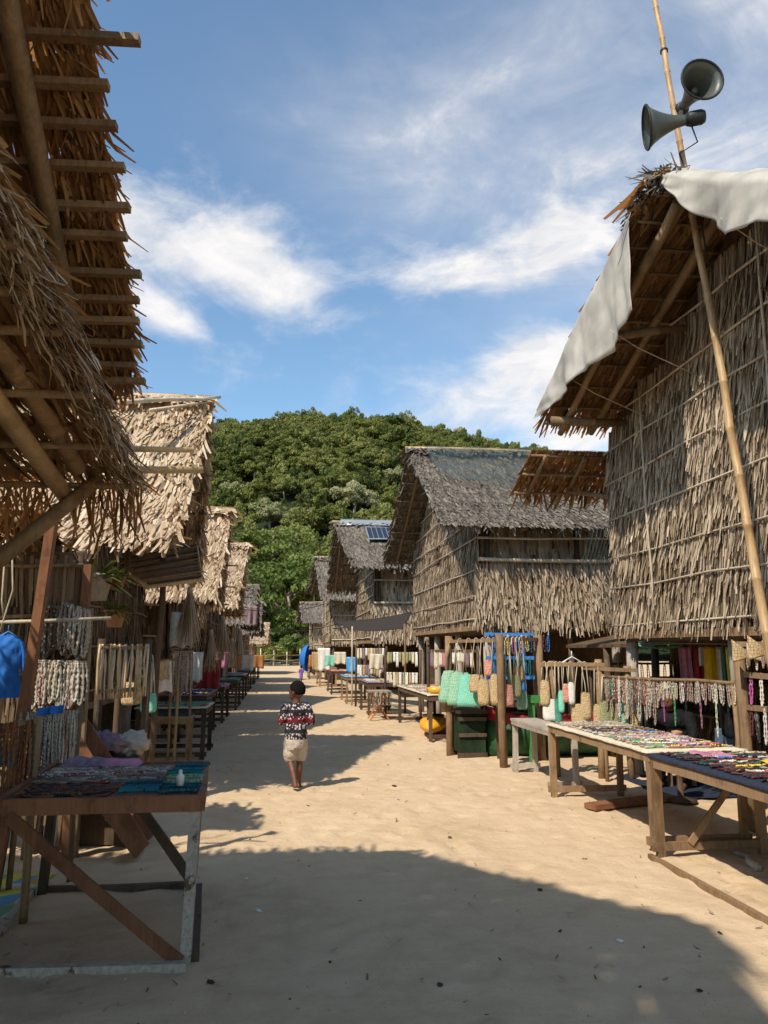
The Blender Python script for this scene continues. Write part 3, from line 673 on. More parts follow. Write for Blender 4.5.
# ------------------------------------------------------------------ huts
def hut(label, sx, xw, xb, y0, y1, zf, rn, rr, rf, mats, det=1.0, veranda=None, group='thatched huts along the street', purl_out=0.05, roof_skew=.10, roof_lift=0.018, roof_rowh=.12, roof_wd=.026, roof_L=2.5, walls=True, sag=0.12, fr=True, name='thatched_hut', near_slope=True, far_slope=True, posts=True, rowh=0.2, vert=1.3, window=None, fringe_n=70, batten_m='bamboo_pale', under=True, wall_row=None, face_tone=(.5, .22), roof_tone=(.5, .22)):
    """gable end (plane x = xw) faces the street; ridge runs away from it. rn, rr, rf: street ends of near eave, ridge, far eave"""
    wall_m, roof_m = mats
    rn, rr, rf = [np.array(p, float) for p in (rn, rr, rf)]
    T = thing(name, label, 'hut', (xw, (y0 + y1) / 2, 0), group)
    def zroof(y):
        y = np.asarray(y, float)
        zn = rn[2] + (rr[2] - rn[2]) * (y - rn[1]) / (rr[1] - rn[1]); zfar = rf[2] + (rr[2] - rf[2]) * (rf[1] - y) / (rf[1] - rr[1])
        return np.minimum(zn, zfar)
    # posts, floor
    if posts:
        ys = np.linspace(y0 + .1, y1 - .1, max(2, int((y1 - y0) / 2.2) + 1))
        for y in ys:
            for x in (xw + sx * .12, xw + sx * 2.4):
                mb = MB(); mb.tube(bend((x, y, -.1), (x, y, zf), 5, .015), .075, 8); mb.build('post', 'wood_grey' if det > .5 else 'wood_dark', T)
    mb = MB(); mb.box((min(xw, xb), y0, zf - .1), (max(xw, xb), y1, zf)); mb.build('floor', 'wood_dark', T)
    mb = MB(); mb.bar((xw - sx * .03, y0 - .05, zf - .06), (xw - sx * .03, y1 + .05, zf - .03), .06, .08); mb.build('floor_beam', 'wood_tan', T)
    xs_ = xw + sx * 2.6
    mb = MB(); mb.box((min(xs_, xs_ + sx * .05), y0, 0), (max(xs_, xs_ + sx * .05), y1, zf - .1)); mb.build('added_dark_screen', 'backing', T)  # screen added to make the space under the floor dark
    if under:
        mb = MB(); mb.box((min(xw + sx * .3, xs_), y1 - .3, 0), (max(xw + sx * .3, xs_), y1 - .25, zf - .1)); mb.build('added_dark_screen', 'backing', T)  # cross screen, likewise added for darkness under the floor
    if walls:
        # street gable wall
        ztop = rr[2] - .12; yr = rr[1]
        poly = [(xw, y0, zf), (xw, y1, zf), (xw, y1, zroof(y1) - .1), (xw, min(max(yr, y0), y1), ztop), (xw, y0, zroof(y0) - .1)]
        mb = MB(); slab(mb, poly, (sx, 0, 0), .04); W = mb.build('wall', 'backing', T)
        def msk(u, v, p):
            k = (p[:, 2] < zroof(p[:, 1]) - .12) & (p[:, 2] > zf + .06)
            if window is not None:
                wy, wz, ww = window; k &= ~((abs(p[:, 1] - wy) < ww) & (p[:, 2] > wz - ww) & (p[:, 2] < wz + ww + .12))
            return k
        P = patch([(xw - sx * .02, y0, ztop), (xw - sx * .02, y0, zf + .12)], [(xw - sx * .02, y1, ztop), (xw - sx * .02, y1, zf + .12)])
        wr_ = wall_row or (rowh, 1.8, 1.9, .022)
        thatch_rows(W, P, y1 - y0, ztop - zf - .12, wall_m, (-sx, 0, 0), rowh=wr_[0], wd=(.028 if wall_row else .021) / det, dens=wr_[2], Lf=wr_[1], lift=wr_[3], rag=.16, skew=.06, mask=msk, tone=face_tone, endover=.03)
        z = zf + .12; k = 0
        while z < ztop - .3:
            dz = z - zf
            # clip to roof line
            yy = np.linspace(y0 - .05, y1 + .05, 60); g_ = yy[zroof(yy) - .15 > z]
            if len(g_) > 4:
                mb = MB(); ya, yb = g_[0], g_[-1]
                mb.tube(bend((xw - sx * .075, ya, z + RNG.normal(0, .02)), (xw - sx * .075, yb, z + RNG.normal(0, .03)), 7, .012), .014 if det > .6 else .02, 5, flat=.9); mb.build('batten', batten_m, W)
            z += RNG.uniform(.36, .5); k += 1
        y = y0 + .06 if vert < 20 else y1 + 1
        while y < y1:
            mb = MB(); zt = float(zroof(y)) - .2
            mb.tube(bend((xw - sx * .1, y, zf + .03), (xw - sx * .1, y + RNG.normal(0, .05), zt), 6, .012), .013, 5); mb.build('batten', batten_m, W)
            y += vert * RNG.uniform(.75, 1.3)
        if window is not None:
            wy, wz, ww = window
            mb = MB()
            for a_, b_ in (((wy - ww, wz - ww), (wy + ww, wz - ww)), ((wy + ww, wz - ww), (wy + ww, wz + ww)), ((wy + ww, wz + ww), (wy - ww, wz + ww)), ((wy - ww, wz + ww), (wy - ww, wz - ww))):
                mb.bar((xw - sx * .07, *a_), (xw - sx * .07, *b_), .04, .05)
            fo_ = mb.build('window', 'wood_dark', W)
        # wall facing the camera
        zt = float(zroof(y0)) - .1
        xa, xc = xw + sx * .03, xb
        if veranda is None:
            mb = MB(); slab(mb, [(xa, y0, zf), (xc, y0, zf), (xc, y0, zt), (xa, y0, zt)], (0, 1, 0), .04); W = mb.build('wall', 'backing', T)
            P = patch([(xa, y0 - .02, zt), (xa, y0 - .02, zf + .1)], [(xc, y0 - .02, zt), (xc, y0 - .02, zf + .1)])
            thatch_rows(W, P, abs(xc - xa), zt - zf - .1, wall_m, (0, -1, 0), rowh=rowh, wd=.022 / det, dens=1.9, Lf=1.8, lift=.022, rag=.2, skew=.06, tone=face_tone, endover=.03)
            for z in np.arange(zf + .2, zt - .1, .55):
                mb = MB(); mb.tube(bend((xa, y0 - .08, z), (xc, y0 - .08, z + RNG.normal(0, .02)), 7, .012), .02, 5); mb.build('batten', 'bamboo_pale', W)
        else:
            zr_ = veranda     # top of the railing
            mb = MB(); slab(mb, [(xa, y0, zf), (xc, y0, zf), (xc, y0, zr_), (xa, y0, zr_)], (0, 1, 0), .04); W = mb.build('railing_wall', 'backing', T)
            P = patch([(xa - sx * .1, y0 - .02, zr_), (xa - sx * .1, y0 - .02, zf + .02)], [(xc, y0 - .02, zr_), (xc, y0 - .02, zf + .02)])
            thatch_rows(W, P, abs(xc - xa), zr_ - zf, wall_m, (0, -1, 0), rowh=.2, wd=.023 / det, dens=2.0, Lf=1.8, lift=.05, rag=.35, tone=(face_tone[0] + .08, .22), endover=.05)
            for z, th in ((zr_ + .02, .035), (zr_ + (zt - zr_) * .55, .022)):
                mb = MB(); mb.tube(bend((xa - sx * .1, y0 - .1, z), (xc, y0 - .1, z + .02), 7, .01), th, 6); mb.build('rail', 'bamboo_pale', T)
            for x in np.arange(xa + sx * .1, xc, sx * 1.6):
                mb = MB(); mb.tube(bend((x, y0 + .05, zf), (x, y0 + .05, zt + .1), 4, .01), .05, 7); mb.build('post', 'wood_dark', T)
            # wall at the back of the veranda
            yb = y0 + .22; zt2 = float(zroof(yb)) - .1
            mb = MB(); slab(mb, [(xa, yb, zf), (xc, yb, zf), (xc, yb, zt2), (xa, yb, zt2)], (0, 1, 0), .04); W = mb.build('wall', 'backing', T)
            P = patch([(xa, yb - .02, zt2), (xa, yb - .02, zr_ - .3)], [(xc, yb - .02, zt2), (xc, yb - .02, zr_ - .3)])
            thatch_rows(W, P, abs(xc - xa), zt2 - zr_ + .3, wall_m, (0, -1, 0), rowh=.3, wd=.04 / det, dens=1.7, Lf=1.7, lift=.04)
        # far wall, back wall
        for y_ in (y1,):
            zt = float(zroof(y_)) - .1
            mb = MB(); slab(mb, [(xa, y_, zf), (xb, y_, zf), (xb, y_, zt), (xa, y_, zt)], (0, -1, 0), .04); mb.build('wall', 'backing', T)
        mb = MB(); slab(mb, [(xb, y0, zf), (xb, y1, zf), (xb, y1, zroof(y1) - .1), (xb, min(max(rr[1], y0), y1), rr[2] - .2), (xb, y0, zroof(y0) - .1)], (-sx, 0, 0), .04); mb.build('wall', 'backing', T)
    # roof slopes
    for (e, on, flag) in ((rn, -1, near_slope), (rf, 1, far_slope)):
        if not flag: continue
        sg = sag if (sag > 0 or on > 0) else 0.0
        A = [rr, (rr * 2 + e) / 3 - np.array([0, 0, sg * .5]), (rr + 2 * e) / 3 - np.array([0, 0, sg * .5]), e]
        B = [np.array([xb + sx * .5, p[1], p[2]]) for p in A]
        wdt = abs(xb + sx * .5 - rr[0]); ln = flen(A)
        # frame: rafters
        mb = MB()
        for u in np.linspace(.04, .97, max(3, int(wdt / .9))):
            pts = [np.array(a) * (1 - u) + np.array(b) * u - np.array([0, 0, .09]) for a, b in zip(A, B)]
            mb.tube(pts, .035, 6)
        Rf = mb.build('roof', 'bamboo_dark', T)
        npur = max(4, int(ln / (.34 if det > .6 else .6)))
        for i in range(npur + 1):
            v = np.array([min(.995, i / npur + .01)]); a = polyat(A, v)[0]; b = polyat(B, v)[0]
            mb = MB(); mb.tube([a + np.array([-sx * RNG.uniform(.2, 1.6) * purl_out, 0, -.045]), b + np.array([0, 0, -.045])], .018, 5); mb.build('purlin', 'bamboo_dark', Rf)
        outn = np.array([0, on * 1.0, 1.0])
        thatch_rows(Rf, patch(A, B), wdt, ln, roof_m, outn, rowh=roof_rowh / max(det, .55), wd=roof_wd / det, dens=2.3, Lf=roof_L, lift=roof_lift, rag=.35, tone=roof_tone, endover=.05, skew=roof_skew, off=.0)
        if fr:
            fringe(Rf, [a_ + np.array([sx * .03, 0, .02]) for a_ in A], roof_m, fringe_n, (.08, .28), .035 / det, d=(-sx * .25, on * .35, -1), spread=.3, name='rake_fringe')
            fringe(Rf, [A[-1], B[-1]], roof_m, int(wdt * 22 * det), (.1, .3), .035 / det, d=(0, on * .5, -1), spread=.2, name='eave_fringe', nor=(0, -1, .2))
    # ridge cap
    mb = MB(); mb.tube(bend(rr + np.array([-sx * .1, 0, .05]), (xb + sx * .5, rr[1], rr[2] + .05), 8, .02), .04, 6); mb.build('ridge_pole', 'bamboo', T)
    for on in (-1, 1):
        A = [rr + np.array([0, -on * .04, .06]), rr + np.array([0, on * .35, -.2])]; B = [np.array([xb + sx * .5, p[1], p[2]]) for p in A]
        thatch_rows(T, patch(A, B), abs(xb - rr[0]), .42, roof_m, (0, on, 1), rowh=.42, wd=.045 / det, dens=3, Lf=1.25, lift=.06, tone=roof_tone, endover=.08, skew=.3, off=.03, name='ridge_thatch')
    return T, zroof

# house 1, right foreground (far slope split, see below)
H1, z1 = hut('large thatched hut with white tarpaulin draped over its gable, right foreground', 1, 4.2, 9.0, 2.6, 9.8, 1.72,
    (3.3, 2.1, 2.95), (3.3, 6.4, 5.72), (3.3, 9.75, 4.45), ('straw_wall', 'straw_brown'), 1.0, purl_out=.02, sag=-.25, rowh=.17, vert=1.9, fr=False, under=False, wall_row=(.31, 1.45, 3.4, .045), face_tone=(.5, .28), roof_rowh=.2, roof_wd=.03, roof_L=2.2)
# torn lower strip of eave on house 1
E1 = [PX(603, 443, 4.0), PX(527, 480, 3.2)]
A = [np.array([3.25, 10.0, 4.12]), np.array([3.2, 10.75, 3.72])]; B = [np.array([4.6, 10.0, 4.12]), np.array([4.6, 10.75, 3.72])]
mb = MB()
for u in (.1, .5, .9): mb.tube([A[0] * (1 - u) + B[0] * u - np.array([0, 0, .07]), A[1] * (1 - u) + B[1] * u - np.array([0, 0, .07])], .03, 6)
mb.tube([(4.3, 9.75, 3.45), (3.9, 10.6, 3.7)], .035, 6)
Rf = mb.build('torn_eave', 'bamboo_dark', H1)
for v in (.05, .5, .97):
    mb = MB(); mb.tube([A[0] * (1 - v) + A[1] * v - np.array([.05, 0, .04]), B[0] * (1 - v) + B[1] * v - np.array([0, 0, .04])], .02, 5); mb.build('purlin', 'bamboo_dark', Rf)
thatch_rows(Rf, patch(A, B), 1.4, .85, 'straw_brown', (0, 1, 1), rowh=.15, wd=.028, dens=2.6, Lf=2.2, lift=.03, endover=.06)
fringe(Rf, [A[1], B[1]], 'straw_brown', 60, (.1, .3), .035, d=(0, .4, -1), nor=(0, -1, .2))
# tarpaulins over the rake of house 1
def tarp(pts, name, folds, inner, label, drop):
    """sheet lying on the slope and hanging over the gable edge; pts: rake points from top to bottom"""
    mb = MB()
    def P(u, v):
        p = polyat(pts, np.array([v]))[0]; dl = float(np.interp(v, np.linspace(0, 1, len(drop)), drop))
        k = math.sin(v * folds * 6.28 + 1.0) * .03 + math.sin(v * folds * 2.3 * 6.28 + u * 3) * .016 + math.sin(v * folds * 5.1 * 6.28 + u * 6) * .007 + .006 * math.sin(u * 23 + v * 40)
        if u < .4:
            f = (.4 - u) / .4; return p + np.array([f * inner, 0, .16 + k * .6])
        f = (u - .4) / .6
        return p + np.array([-.11 * math.sin(min(1, f * 4) * PI / 2) - k * f * 1.2, k * f * .6, .16 - dl * f - .02 * (1 - math.cos(f * 3))])
    mb.grid(P, 26, 80)
    return mb.build(name, 'canvas', H1, solid=.003)
rk = lambda y: np.array([3.3, y, float(z1(y)) + (float(np.interp(y, [6.4, 7.517, 8.633, 9.75], [0, .125, .125, 0])) if y > 6.4 else 0.0)])
tarp([rk(6.72) + (0, 0, .02), rk(7.3), rk(8.1), rk(8.9), rk(9.72)], 'tarpaulin', 2.0, 1.6, '', [1.12, 1.12, .80, .5, .10])
tarp([rk(6.0), rk(5.6), rk(5.2), rk(4.7), rk(3.6)], 'tarpaulin', 1.5, 1.6, '', [.10, .34, .5, .34, .3])
# dark bundle of old net and leaves on the gable peak
mb = MB()
for k in range(70):
    p = rk(5.95 + 1.0 * k / 70) + np.array([RNG.uniform(-.10, .08), 0, RNG.uniform(.02, .11)]); mb.tube(bend(p, p + np.array([RNG.uniform(-.08, .08), RNG.uniform(-.16, .16), RNG.uniform(-.10, .05)]), 4, .03), .010, 4)
mb.build('ridge_bundle', 'cloth_navy', H1)['kind'] = 'stuff'
fringe(H1, [rk(5.9) + (0, 0, .12), rk(6.3) + (0, 0, .16), rk(6.9) + (0, 0, .12)], 'straw_grey', 260, (.06, .2), .02, d=(-.8, 0, -.6), spread=.4, name='peak_thatch', tone=(.35, .2))
# inner rafters below the gable overhang
for (a, b) in (((3.45, 6.3, 5.5), (3.45, 9.6, 4.25)), ((3.9, 6.3, 5.5), (3.9, 9.7, 4.3))):
    mb = MB(); bamboo(mb, a, b, .05); mb.build('rafter', 'bamboo_dark', H1)
mb = MB(); bamboo(mb, (3.2, 9.2, 4.3), (4.3, 9.2, 4.3), .055); mb.build('beam', 'bamboo_dark', H1)
mb = MB(); bamboo(mb, (3.35, 7.6, 4.75), (4.3, 7.6, 4.9), .05); mb.build('beam', 'bamboo_dark', H1)

H2, z2 = hut('grey thatched hut with a fishing net over its roof, right', 1, 3.3, 9.2, 13.35, 20.4, 1.95, (2.6, 13.0, 3.62), (2.6, 16.7, 5.79), (2.6, 21.1, 3.84), ('straw_wall', 'straw_grey'), .8, veranda=3.02, purl_out=.03, window=(16.9, 3.55, .16), vert=99, rowh=.18, face_tone=(.45, .22), roof_tone=(.5, .24))
H3, z3 = hut('thatched hut with a solar panel on its roof and a dark awning', 1, 2.85, 8.0, 25.6, 32.2, 1.85, (2.1, 25.0, 4.15), PY(335, 523, 28.8), PY(328, 590, 32.6), ('straw_wall', 'straw_grey'), .5, veranda=3.0, vert=99, face_tone=(.45, .2))
H4, z4 = hut('narrow thatched hut beyond the dark awning', 1, 2.05, 6.0, 36.5, 43.0, 1.8, PY(322, 598, 35.8), PY(316, 558, 39.5), PY(307, 592, 43.4), ('straw_wall', 'straw_grey'), .4, vert=3)
H5, z5 = hut('far thatched hut at the right end of the street beyond the blue sunshade', 1, 1.75, 6.0, 52.0, 58.0, 1.7, PY(303, 622, 51.5), PY(301, 603, 55), PY(296, 622, 58.5), ('straw_wall', 'straw_grey'), .35, vert=3)
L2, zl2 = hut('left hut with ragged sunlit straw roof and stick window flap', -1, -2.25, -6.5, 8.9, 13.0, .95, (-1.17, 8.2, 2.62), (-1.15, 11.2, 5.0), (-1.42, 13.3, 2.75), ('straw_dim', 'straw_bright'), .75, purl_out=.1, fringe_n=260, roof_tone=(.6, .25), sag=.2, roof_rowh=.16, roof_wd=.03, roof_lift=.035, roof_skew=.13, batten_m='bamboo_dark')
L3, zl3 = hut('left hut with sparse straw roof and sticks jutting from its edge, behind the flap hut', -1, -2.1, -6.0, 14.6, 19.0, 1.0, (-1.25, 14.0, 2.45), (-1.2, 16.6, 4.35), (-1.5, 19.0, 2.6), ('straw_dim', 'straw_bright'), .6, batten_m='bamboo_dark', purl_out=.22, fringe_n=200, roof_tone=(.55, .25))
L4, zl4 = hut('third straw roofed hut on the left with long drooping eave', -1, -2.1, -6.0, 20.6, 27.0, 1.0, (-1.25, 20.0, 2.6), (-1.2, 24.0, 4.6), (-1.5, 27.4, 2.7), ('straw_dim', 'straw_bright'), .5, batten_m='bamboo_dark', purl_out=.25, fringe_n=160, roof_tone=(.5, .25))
L5, zl5 = hut('left hut with a pinkish cloth on its gable', -1, -2.0, -6.0, 30.0, 36.0, 1.0, (-1.2, 29.5, 2.5), (-1.2, 33.0, 4.1), (-1.2, 36.5, 2.5), ('straw_wall', 'straw_grey'), .4, vert=3)
L6, zl6 = hut('small far hut on the left before the last roof', -1, -2.0, -6.0, 39.0, 45.0, 1.0, (-1.25, 38.5, 2.4), (-1.25, 42.0, 3.95), (-1.25, 45.5, 2.4), ('straw_wall', 'straw_grey'), .35, vert=3)
L7, zl7 = hut('last pale roofed hut at the left end of the street', -1, -2.1, -6.0, 53.0, 60.0, .9, (-1.2, 52.5, 2.0), (-1.2, 57.0, 3.4), (-1.2, 61.0, 2.0), ('straw_wall', 'straw_bright'), .35, vert=3)

# near left hut: two roof layers seen from below
L1 = thing('thatched_hut', 'dark near hut at far left seen from under its layered roof edge with jutting sticks', 'hut', (-2.6, 2.5, 0), 'thatched huts along the street')
xr = -.78
A = [np.array(p) for p in ((xr - .03, 1.25, 5.0), (xr - .04, 2.2, 4.39), (xr - .05, 3.3, 3.65), (xr - .07, 4.35, 2.95))]
B = [np.array([-4.6, p[1] + .2, p[2]]) for p in A]
mb = MB()
for u in (.07, .3, .55, .8):
    mb.tube([a * (1 - u) + b * u - np.array([0, 0, .1]) for a, b in zip(A, B)], .045, 7)
Rf = mb.build('roof', 'bamboo_dark', L1)
tips = [135, 104, 112, 120, 125, 122, 136, 134, 134, 137, 130, 140]
rows = [30, 78, 118, 159, 199, 228, 265, 291, 312, 335, 357, 372]
for k, (tx_, ry) in enumerate(zip(tips, rows)):
    Yp = PX(95 + .14 * ry, ry, xr)[1]; v = float(np.interp(Yp, [p[1] for p in A], np.linspace(0, 1, len(A)))); a = polyat(A, np.array([v]))[0]; b = polyat(B, np.array([v]))[0]
    tipx = PY(tx_ + 6, ry, a[1])[0]
    mb = MB(); mb.bar((tipx, a[1] - .01, a[2] - .035), (b[0], b[1], b[2] - .035), .045, .03); mb.build('purlin', 'wood_tan' if k % 3 else 'bamboo_dark', Rf)
for v in (.02, .12, .22, .31):
    a = polyat(A, np.array([v]))[0]; b = polyat(B, np.array([v]))[0]
    mb = MB(); mb.bar(a + np.array([.12, 0, -.035]), b - np.array([0, 0, .035]), .045, .03); mb.build('purlin', 'wood_tan', Rf)
thatch_rows(Rf, patch(A, B), 3.8, flen(A), 'straw_brown', (0, 1, 1), rowh=.2, wd=.022, dens=3.0, Lf=2.0, lift=.012, rag=.15, endover=.0, skew=.07, off=.02)
# long leaves sticking out past the rake edge of every course
n = 900
v = RNG.uniform(.2, 1, n); p = polyat(A, v) + np.stack([RNG.uniform(-.2, .0, n), RNG.normal(0, .03, n), RNG.uniform(.02, .05, n)], -1)
d = np.stack([RNG.uniform(.05, .5, n), RNG.uniform(.7, 1.0, n), RNG.uniform(-.75, -.5, n)], -1)
nn = np.stack([RNG.normal(-.3, .4, n), RNG.uniform(.4, 1, n), RNG.uniform(.4, 1, n)], -1); nn /= np.linalg.norm(nn, axis=1, keepdims=True)
V, Fq, T_ = strips(p, d, nn, RNG.uniform(.08, .24, n), .016 * RNG.uniform(.5, 1.2, n), np.clip(RNG.normal(.42, .2, n), 0, 1), RNG.normal(0, .04, n), RNG.normal(0, .04, n))
o = link('rake_fringe', fastmesh('rake_fringe', V - wbase(Rf), Fq, T_), 'straw_brown', Rf); o['kind'] = 'stuff'
# near slope over the camera's left
A2 = [np.array(p) for p in ((xr, 1.25, 5.0), (xr, 0.0, 4.1), (xr, -1.6, 3.0))]; B2 = [np.array([-4.6, p[1], p[2]]) for p in A2]
mb = MB()
for u in (.07, .5, .9): mb.tube([a * (1 - u) + b * u - np.array([0, 0, .1]) for a, b in zip(A2, B2)], .045, 7)
R2 = mb.build('roof', 'bamboo_dark', L1)
for on in (-1, 1):
    Ar = [np.array([xr, 1.25 - on * .05, 5.08]), np.array([xr, 1.25 + on * .4, 4.81])]; Br = [np.array([-4.6, p[1] + (.1 if on > 0 else 0), p[2]]) for p in Ar]
    thatch_rows(R2, patch(Ar, Br), 3.8, .45, 'straw_brown', (0, on, 1), rowh=.45, wd=.045, dens=4, Lf=1.3, lift=.05, name='ridge_thatch')
thatch_rows(R2, patch(A2, B2), 3.8, flen(A2), 'straw_brown', (0, -1, 1), rowh=.28, wd=.045, dens=2.2, Lf=2.1, lift=.03)
# lower layer
xl = -.86
p0 = PX(0, 185, xl); p1 = PX(70, 330, xl); p2 = PX(143, 488, xl)
pm = p0 + (p0 - p1) * .9
A = [pm, p0, p1, p2]; B = [np.array([-4.4, p[1] + .15, p[2] + .02]) for p in A]
mb = MB()
for u in (.12, .34, .6, .85): mb.tube([a * (1 - u) + b * u - np.array([0, 0, .08]) for a, b in zip(A, B)], .05, 7)
Rl = mb.build('lower_roof', 'bamboo', L1)
for v in np.linspace(.1, .98, 9):
    a = polyat(A, np.array([v]))[0]; b = polyat(B, np.array([v]))[0]
    mb = MB(); mb.tube([a - np.array([.02, 0, .03]), b - np.array([0, 0, .03])], .02, 5); mb.build('purlin', 'bamboo_dark', Rl)
thatch_rows(Rl, patch(A, B), 3.5, flen(A), 'straw_brown', (0, 1, 1), rowh=.18, wd=.026, dens=2.8, Lf=2.2, lift=.03, rag=.3, endover=.0, skew=.15)
n = 1500      # thick combed edge of leaf tips
v = RNG.uniform(.15, 1, n); p = polyat(A, v) + np.stack([RNG.uniform(-.16, .0, n), RNG.normal(0, .03, n), RNG.uniform(-.02, .10, n)], -1)
d = np.stack([RNG.uniform(.25, .8, n), RNG.uniform(-.1, .5, n), RNG.uniform(-1.0, -.5, n)], -1)
nn = np.stack([RNG.uniform(.2, 1, n), RNG.normal(0, .4, n), RNG.uniform(.2, 1, n)], -1); nn /= np.linalg.norm(nn, axis=1, keepdims=True)
V, Fq, T_ = strips(p, d, nn, RNG.uniform(.06, .16, n), .012 * RNG.uniform(.5, 1.3, n), np.clip(RNG.normal(.6, .25, n), 0, 1), RNG.normal(0, .02, n), RNG.normal(0, .02, n))
o = link('rake_fringe', fastmesh('rake_fringe', V - wbase(Rl), Fq, T_), 'straw_wall', Rl); o['kind'] = 'stuff'
fringe(Rl, [A[-1] + np.array([-.02, 0, 0]), B[-1]], 'straw_brown', 260, (.12, .40), .017, d=(0, .25, -1), spread=.2, nor=(0, -1, .2), name='eave_fringe')
# invented awning, added to keep sun off the necklace stall
A = [np.array(p) for p in ((-1.72, 5.72, 2.44), (-1.78, 6.2, 2.40), (-1.84, 6.8, 2.33))]; B = [np.array([-4.3, p[1], p[2] + .1]) for p in A]
mb = MB()
for u in (.05, .4, .75): mb.tube([a * (1 - u) + b * u - np.array([0, 0, .05]) for a, b in zip(A, B)], .03, 6)
Ra = mb.build('added_shade_awning', 'bamboo_dark', L1)
thatch_rows(Ra, patch(A, B), 2.6, flen(A), 'straw_brown', (0, .3, 1), rowh=.2, wd=.035, dens=2.6, Lf=2.2, lift=.02, skew=.15)
fringe(Ra, [A[-1], B[-1]], 'straw_brown', 90, (.08, .3), .03, d=(0, .2, -1), spread=.2, nor=(0, -1, .2), name='eave_fringe')
mb = MB(); mb.tube(bend((-1.85, 6.7, -.1), (-1.85, 6.7, 2.34), 4, .01), .05, 7); mb.build('post', 'wood_dark', L1)  # post carrying the added awning
# struts and posts of the near hut
mb = MB(); bamboo(mb, PY(-40, 590, 4.5), PY(100, 478, 4.75), .05); mb.build('strut', 'bamboo_dark', L1)
mb = MB(); bamboo(mb, PY(-10, 330, 3.2), PY(78, 468, 4.5), .055); mb.build('rafter', 'wood_tan', L1)
mb = MB(); bamboo(mb, PY(38, 330, 3.6), PY(112, 468, 4.7), .03); mb.build('rafter', 'bamboo', L1)
for (a, b, r) in ((PY(60, 446, 4.6), PY(194, 450, 4.6), .02), (PY(60, 468, 4.72), PY(203, 470, 4.72), .026)):
    mb = MB(); bamboo(mb, a, b, r); mb.build('pole', 'bamboo', L1)
for (x, y) in ((-2.6, .2), (-2.6, 4.6), (-1.9, 4.7)):
    mb = MB(); mb.tube(bend((x, y, -.1), (x, y, 2.7), 5, .02), .07, 8); mb.build('post', 'wood_dark', L1)
mb = MB(); slab(mb, [(-2.7, -1.2, .5), (-2.7, 4.8, .5), (-2.7, 4.8, 2.9), (-2.7, 1.2, 4.3), (-2.7, -1.2, 2.9)], (-1, 0, 0), .05); W = mb.build('wall', 'backing', L1)
thatch_rows(W, patch([(-2.68, -1.2, 2.8), (-2.68, -1.2, .55)], [(-2.68, 4.8, 2.8), (-2.68, 4.8, .55)]), 6, 2.2, 'straw_brown', (1, 0, 0), rowh=.35, wd=.045, dens=1.6, Lf=1.7)
mb = MB(); mb.box((-4.4, -1.2, .42), (-2.65, 4.8, .5)); mb.build('floor', 'wood_dark', L1)

# plaited partition behind the near left stall
T = thing('stall_partition', 'dark leaf partition wall behind the near left necklace stall', 'partition', (-2.6, 6.6, 0))
mb = MB(); mb.box((-4.2, 6.62, .3), (-1.62, 6.66, 2.28)); W = mb.build('panel', 'backing', T)
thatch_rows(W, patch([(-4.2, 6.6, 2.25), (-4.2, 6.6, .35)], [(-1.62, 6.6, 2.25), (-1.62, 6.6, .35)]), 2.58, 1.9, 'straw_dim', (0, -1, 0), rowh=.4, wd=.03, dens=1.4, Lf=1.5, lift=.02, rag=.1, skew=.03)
for z in (.6, 1.3, 1.75, 2.15):
    mb = MB(); bamboo(mb, (-4.2, 6.55, z), (-1.6, 6.55, z + .02), .02); mb.build('batten', 'bamboo_dark', T)
for x in (-4.15, -2.9, -1.66):
    mb = MB(); mb.tube(bend((x, 6.72, -.1), (x, 6.72, 2.3), 4, .01), .05, 7); mb.build('post', 'wood_dark', T)

# window flap of sticks on the left hut
q = [PY(113, 562, 9.6), PY(196, 546, 9.9), PY(201, 580, 8.9), PY(148, 587, 8.6)]
T = L2
mb = MB()
for a, b in ((0, 1), (1, 2), (2, 3), (3, 0)): mb.tube([q[a], q[b]], .022, 6)
Fp = mb.build('window_flap', 'bamboo', T)
for k in range(11):
    f = (k + .5) / 11
    a = q[0] * (1 - f) + q[3] * f; b = q[1] * (1 - f) + q[2] * f
    mb = MB(); mb.bar(a + np.array([0, 0, .012]), b + np.array([0, 0, .012 + RNG.uniform(0, .012)]), .10, .016, upv=(0, .4, 1)); mb.build('slat', 'bamboo_dark' if k % 2 else 'wood_dark', Fp)
# poles tied on the sunlit roof
for (a, b, r) in ((PX(120, 402, -2.0), (-1.0, 11.2, 5.08), .03), (PX(150, 410, -1.8), (-1.05, 11.0, 4.95), .02)):
    mb = MB(); bamboo(mb, a, b, r); mb.build('ridge_pole', 'bamboo_pale', L2)
# hanging flower pot and posts of the flap hut front
for (px, y) in ((117, 8.7), (153, 9.3)):
    a = PY(px, 690, y); mb = MB(); mb.tube(bend((a[0], y, -.1), (a[0] + .03, y + .1, 2.75), 5, .02), .036, 7); mb.build('post', 'wood_dark', L2)

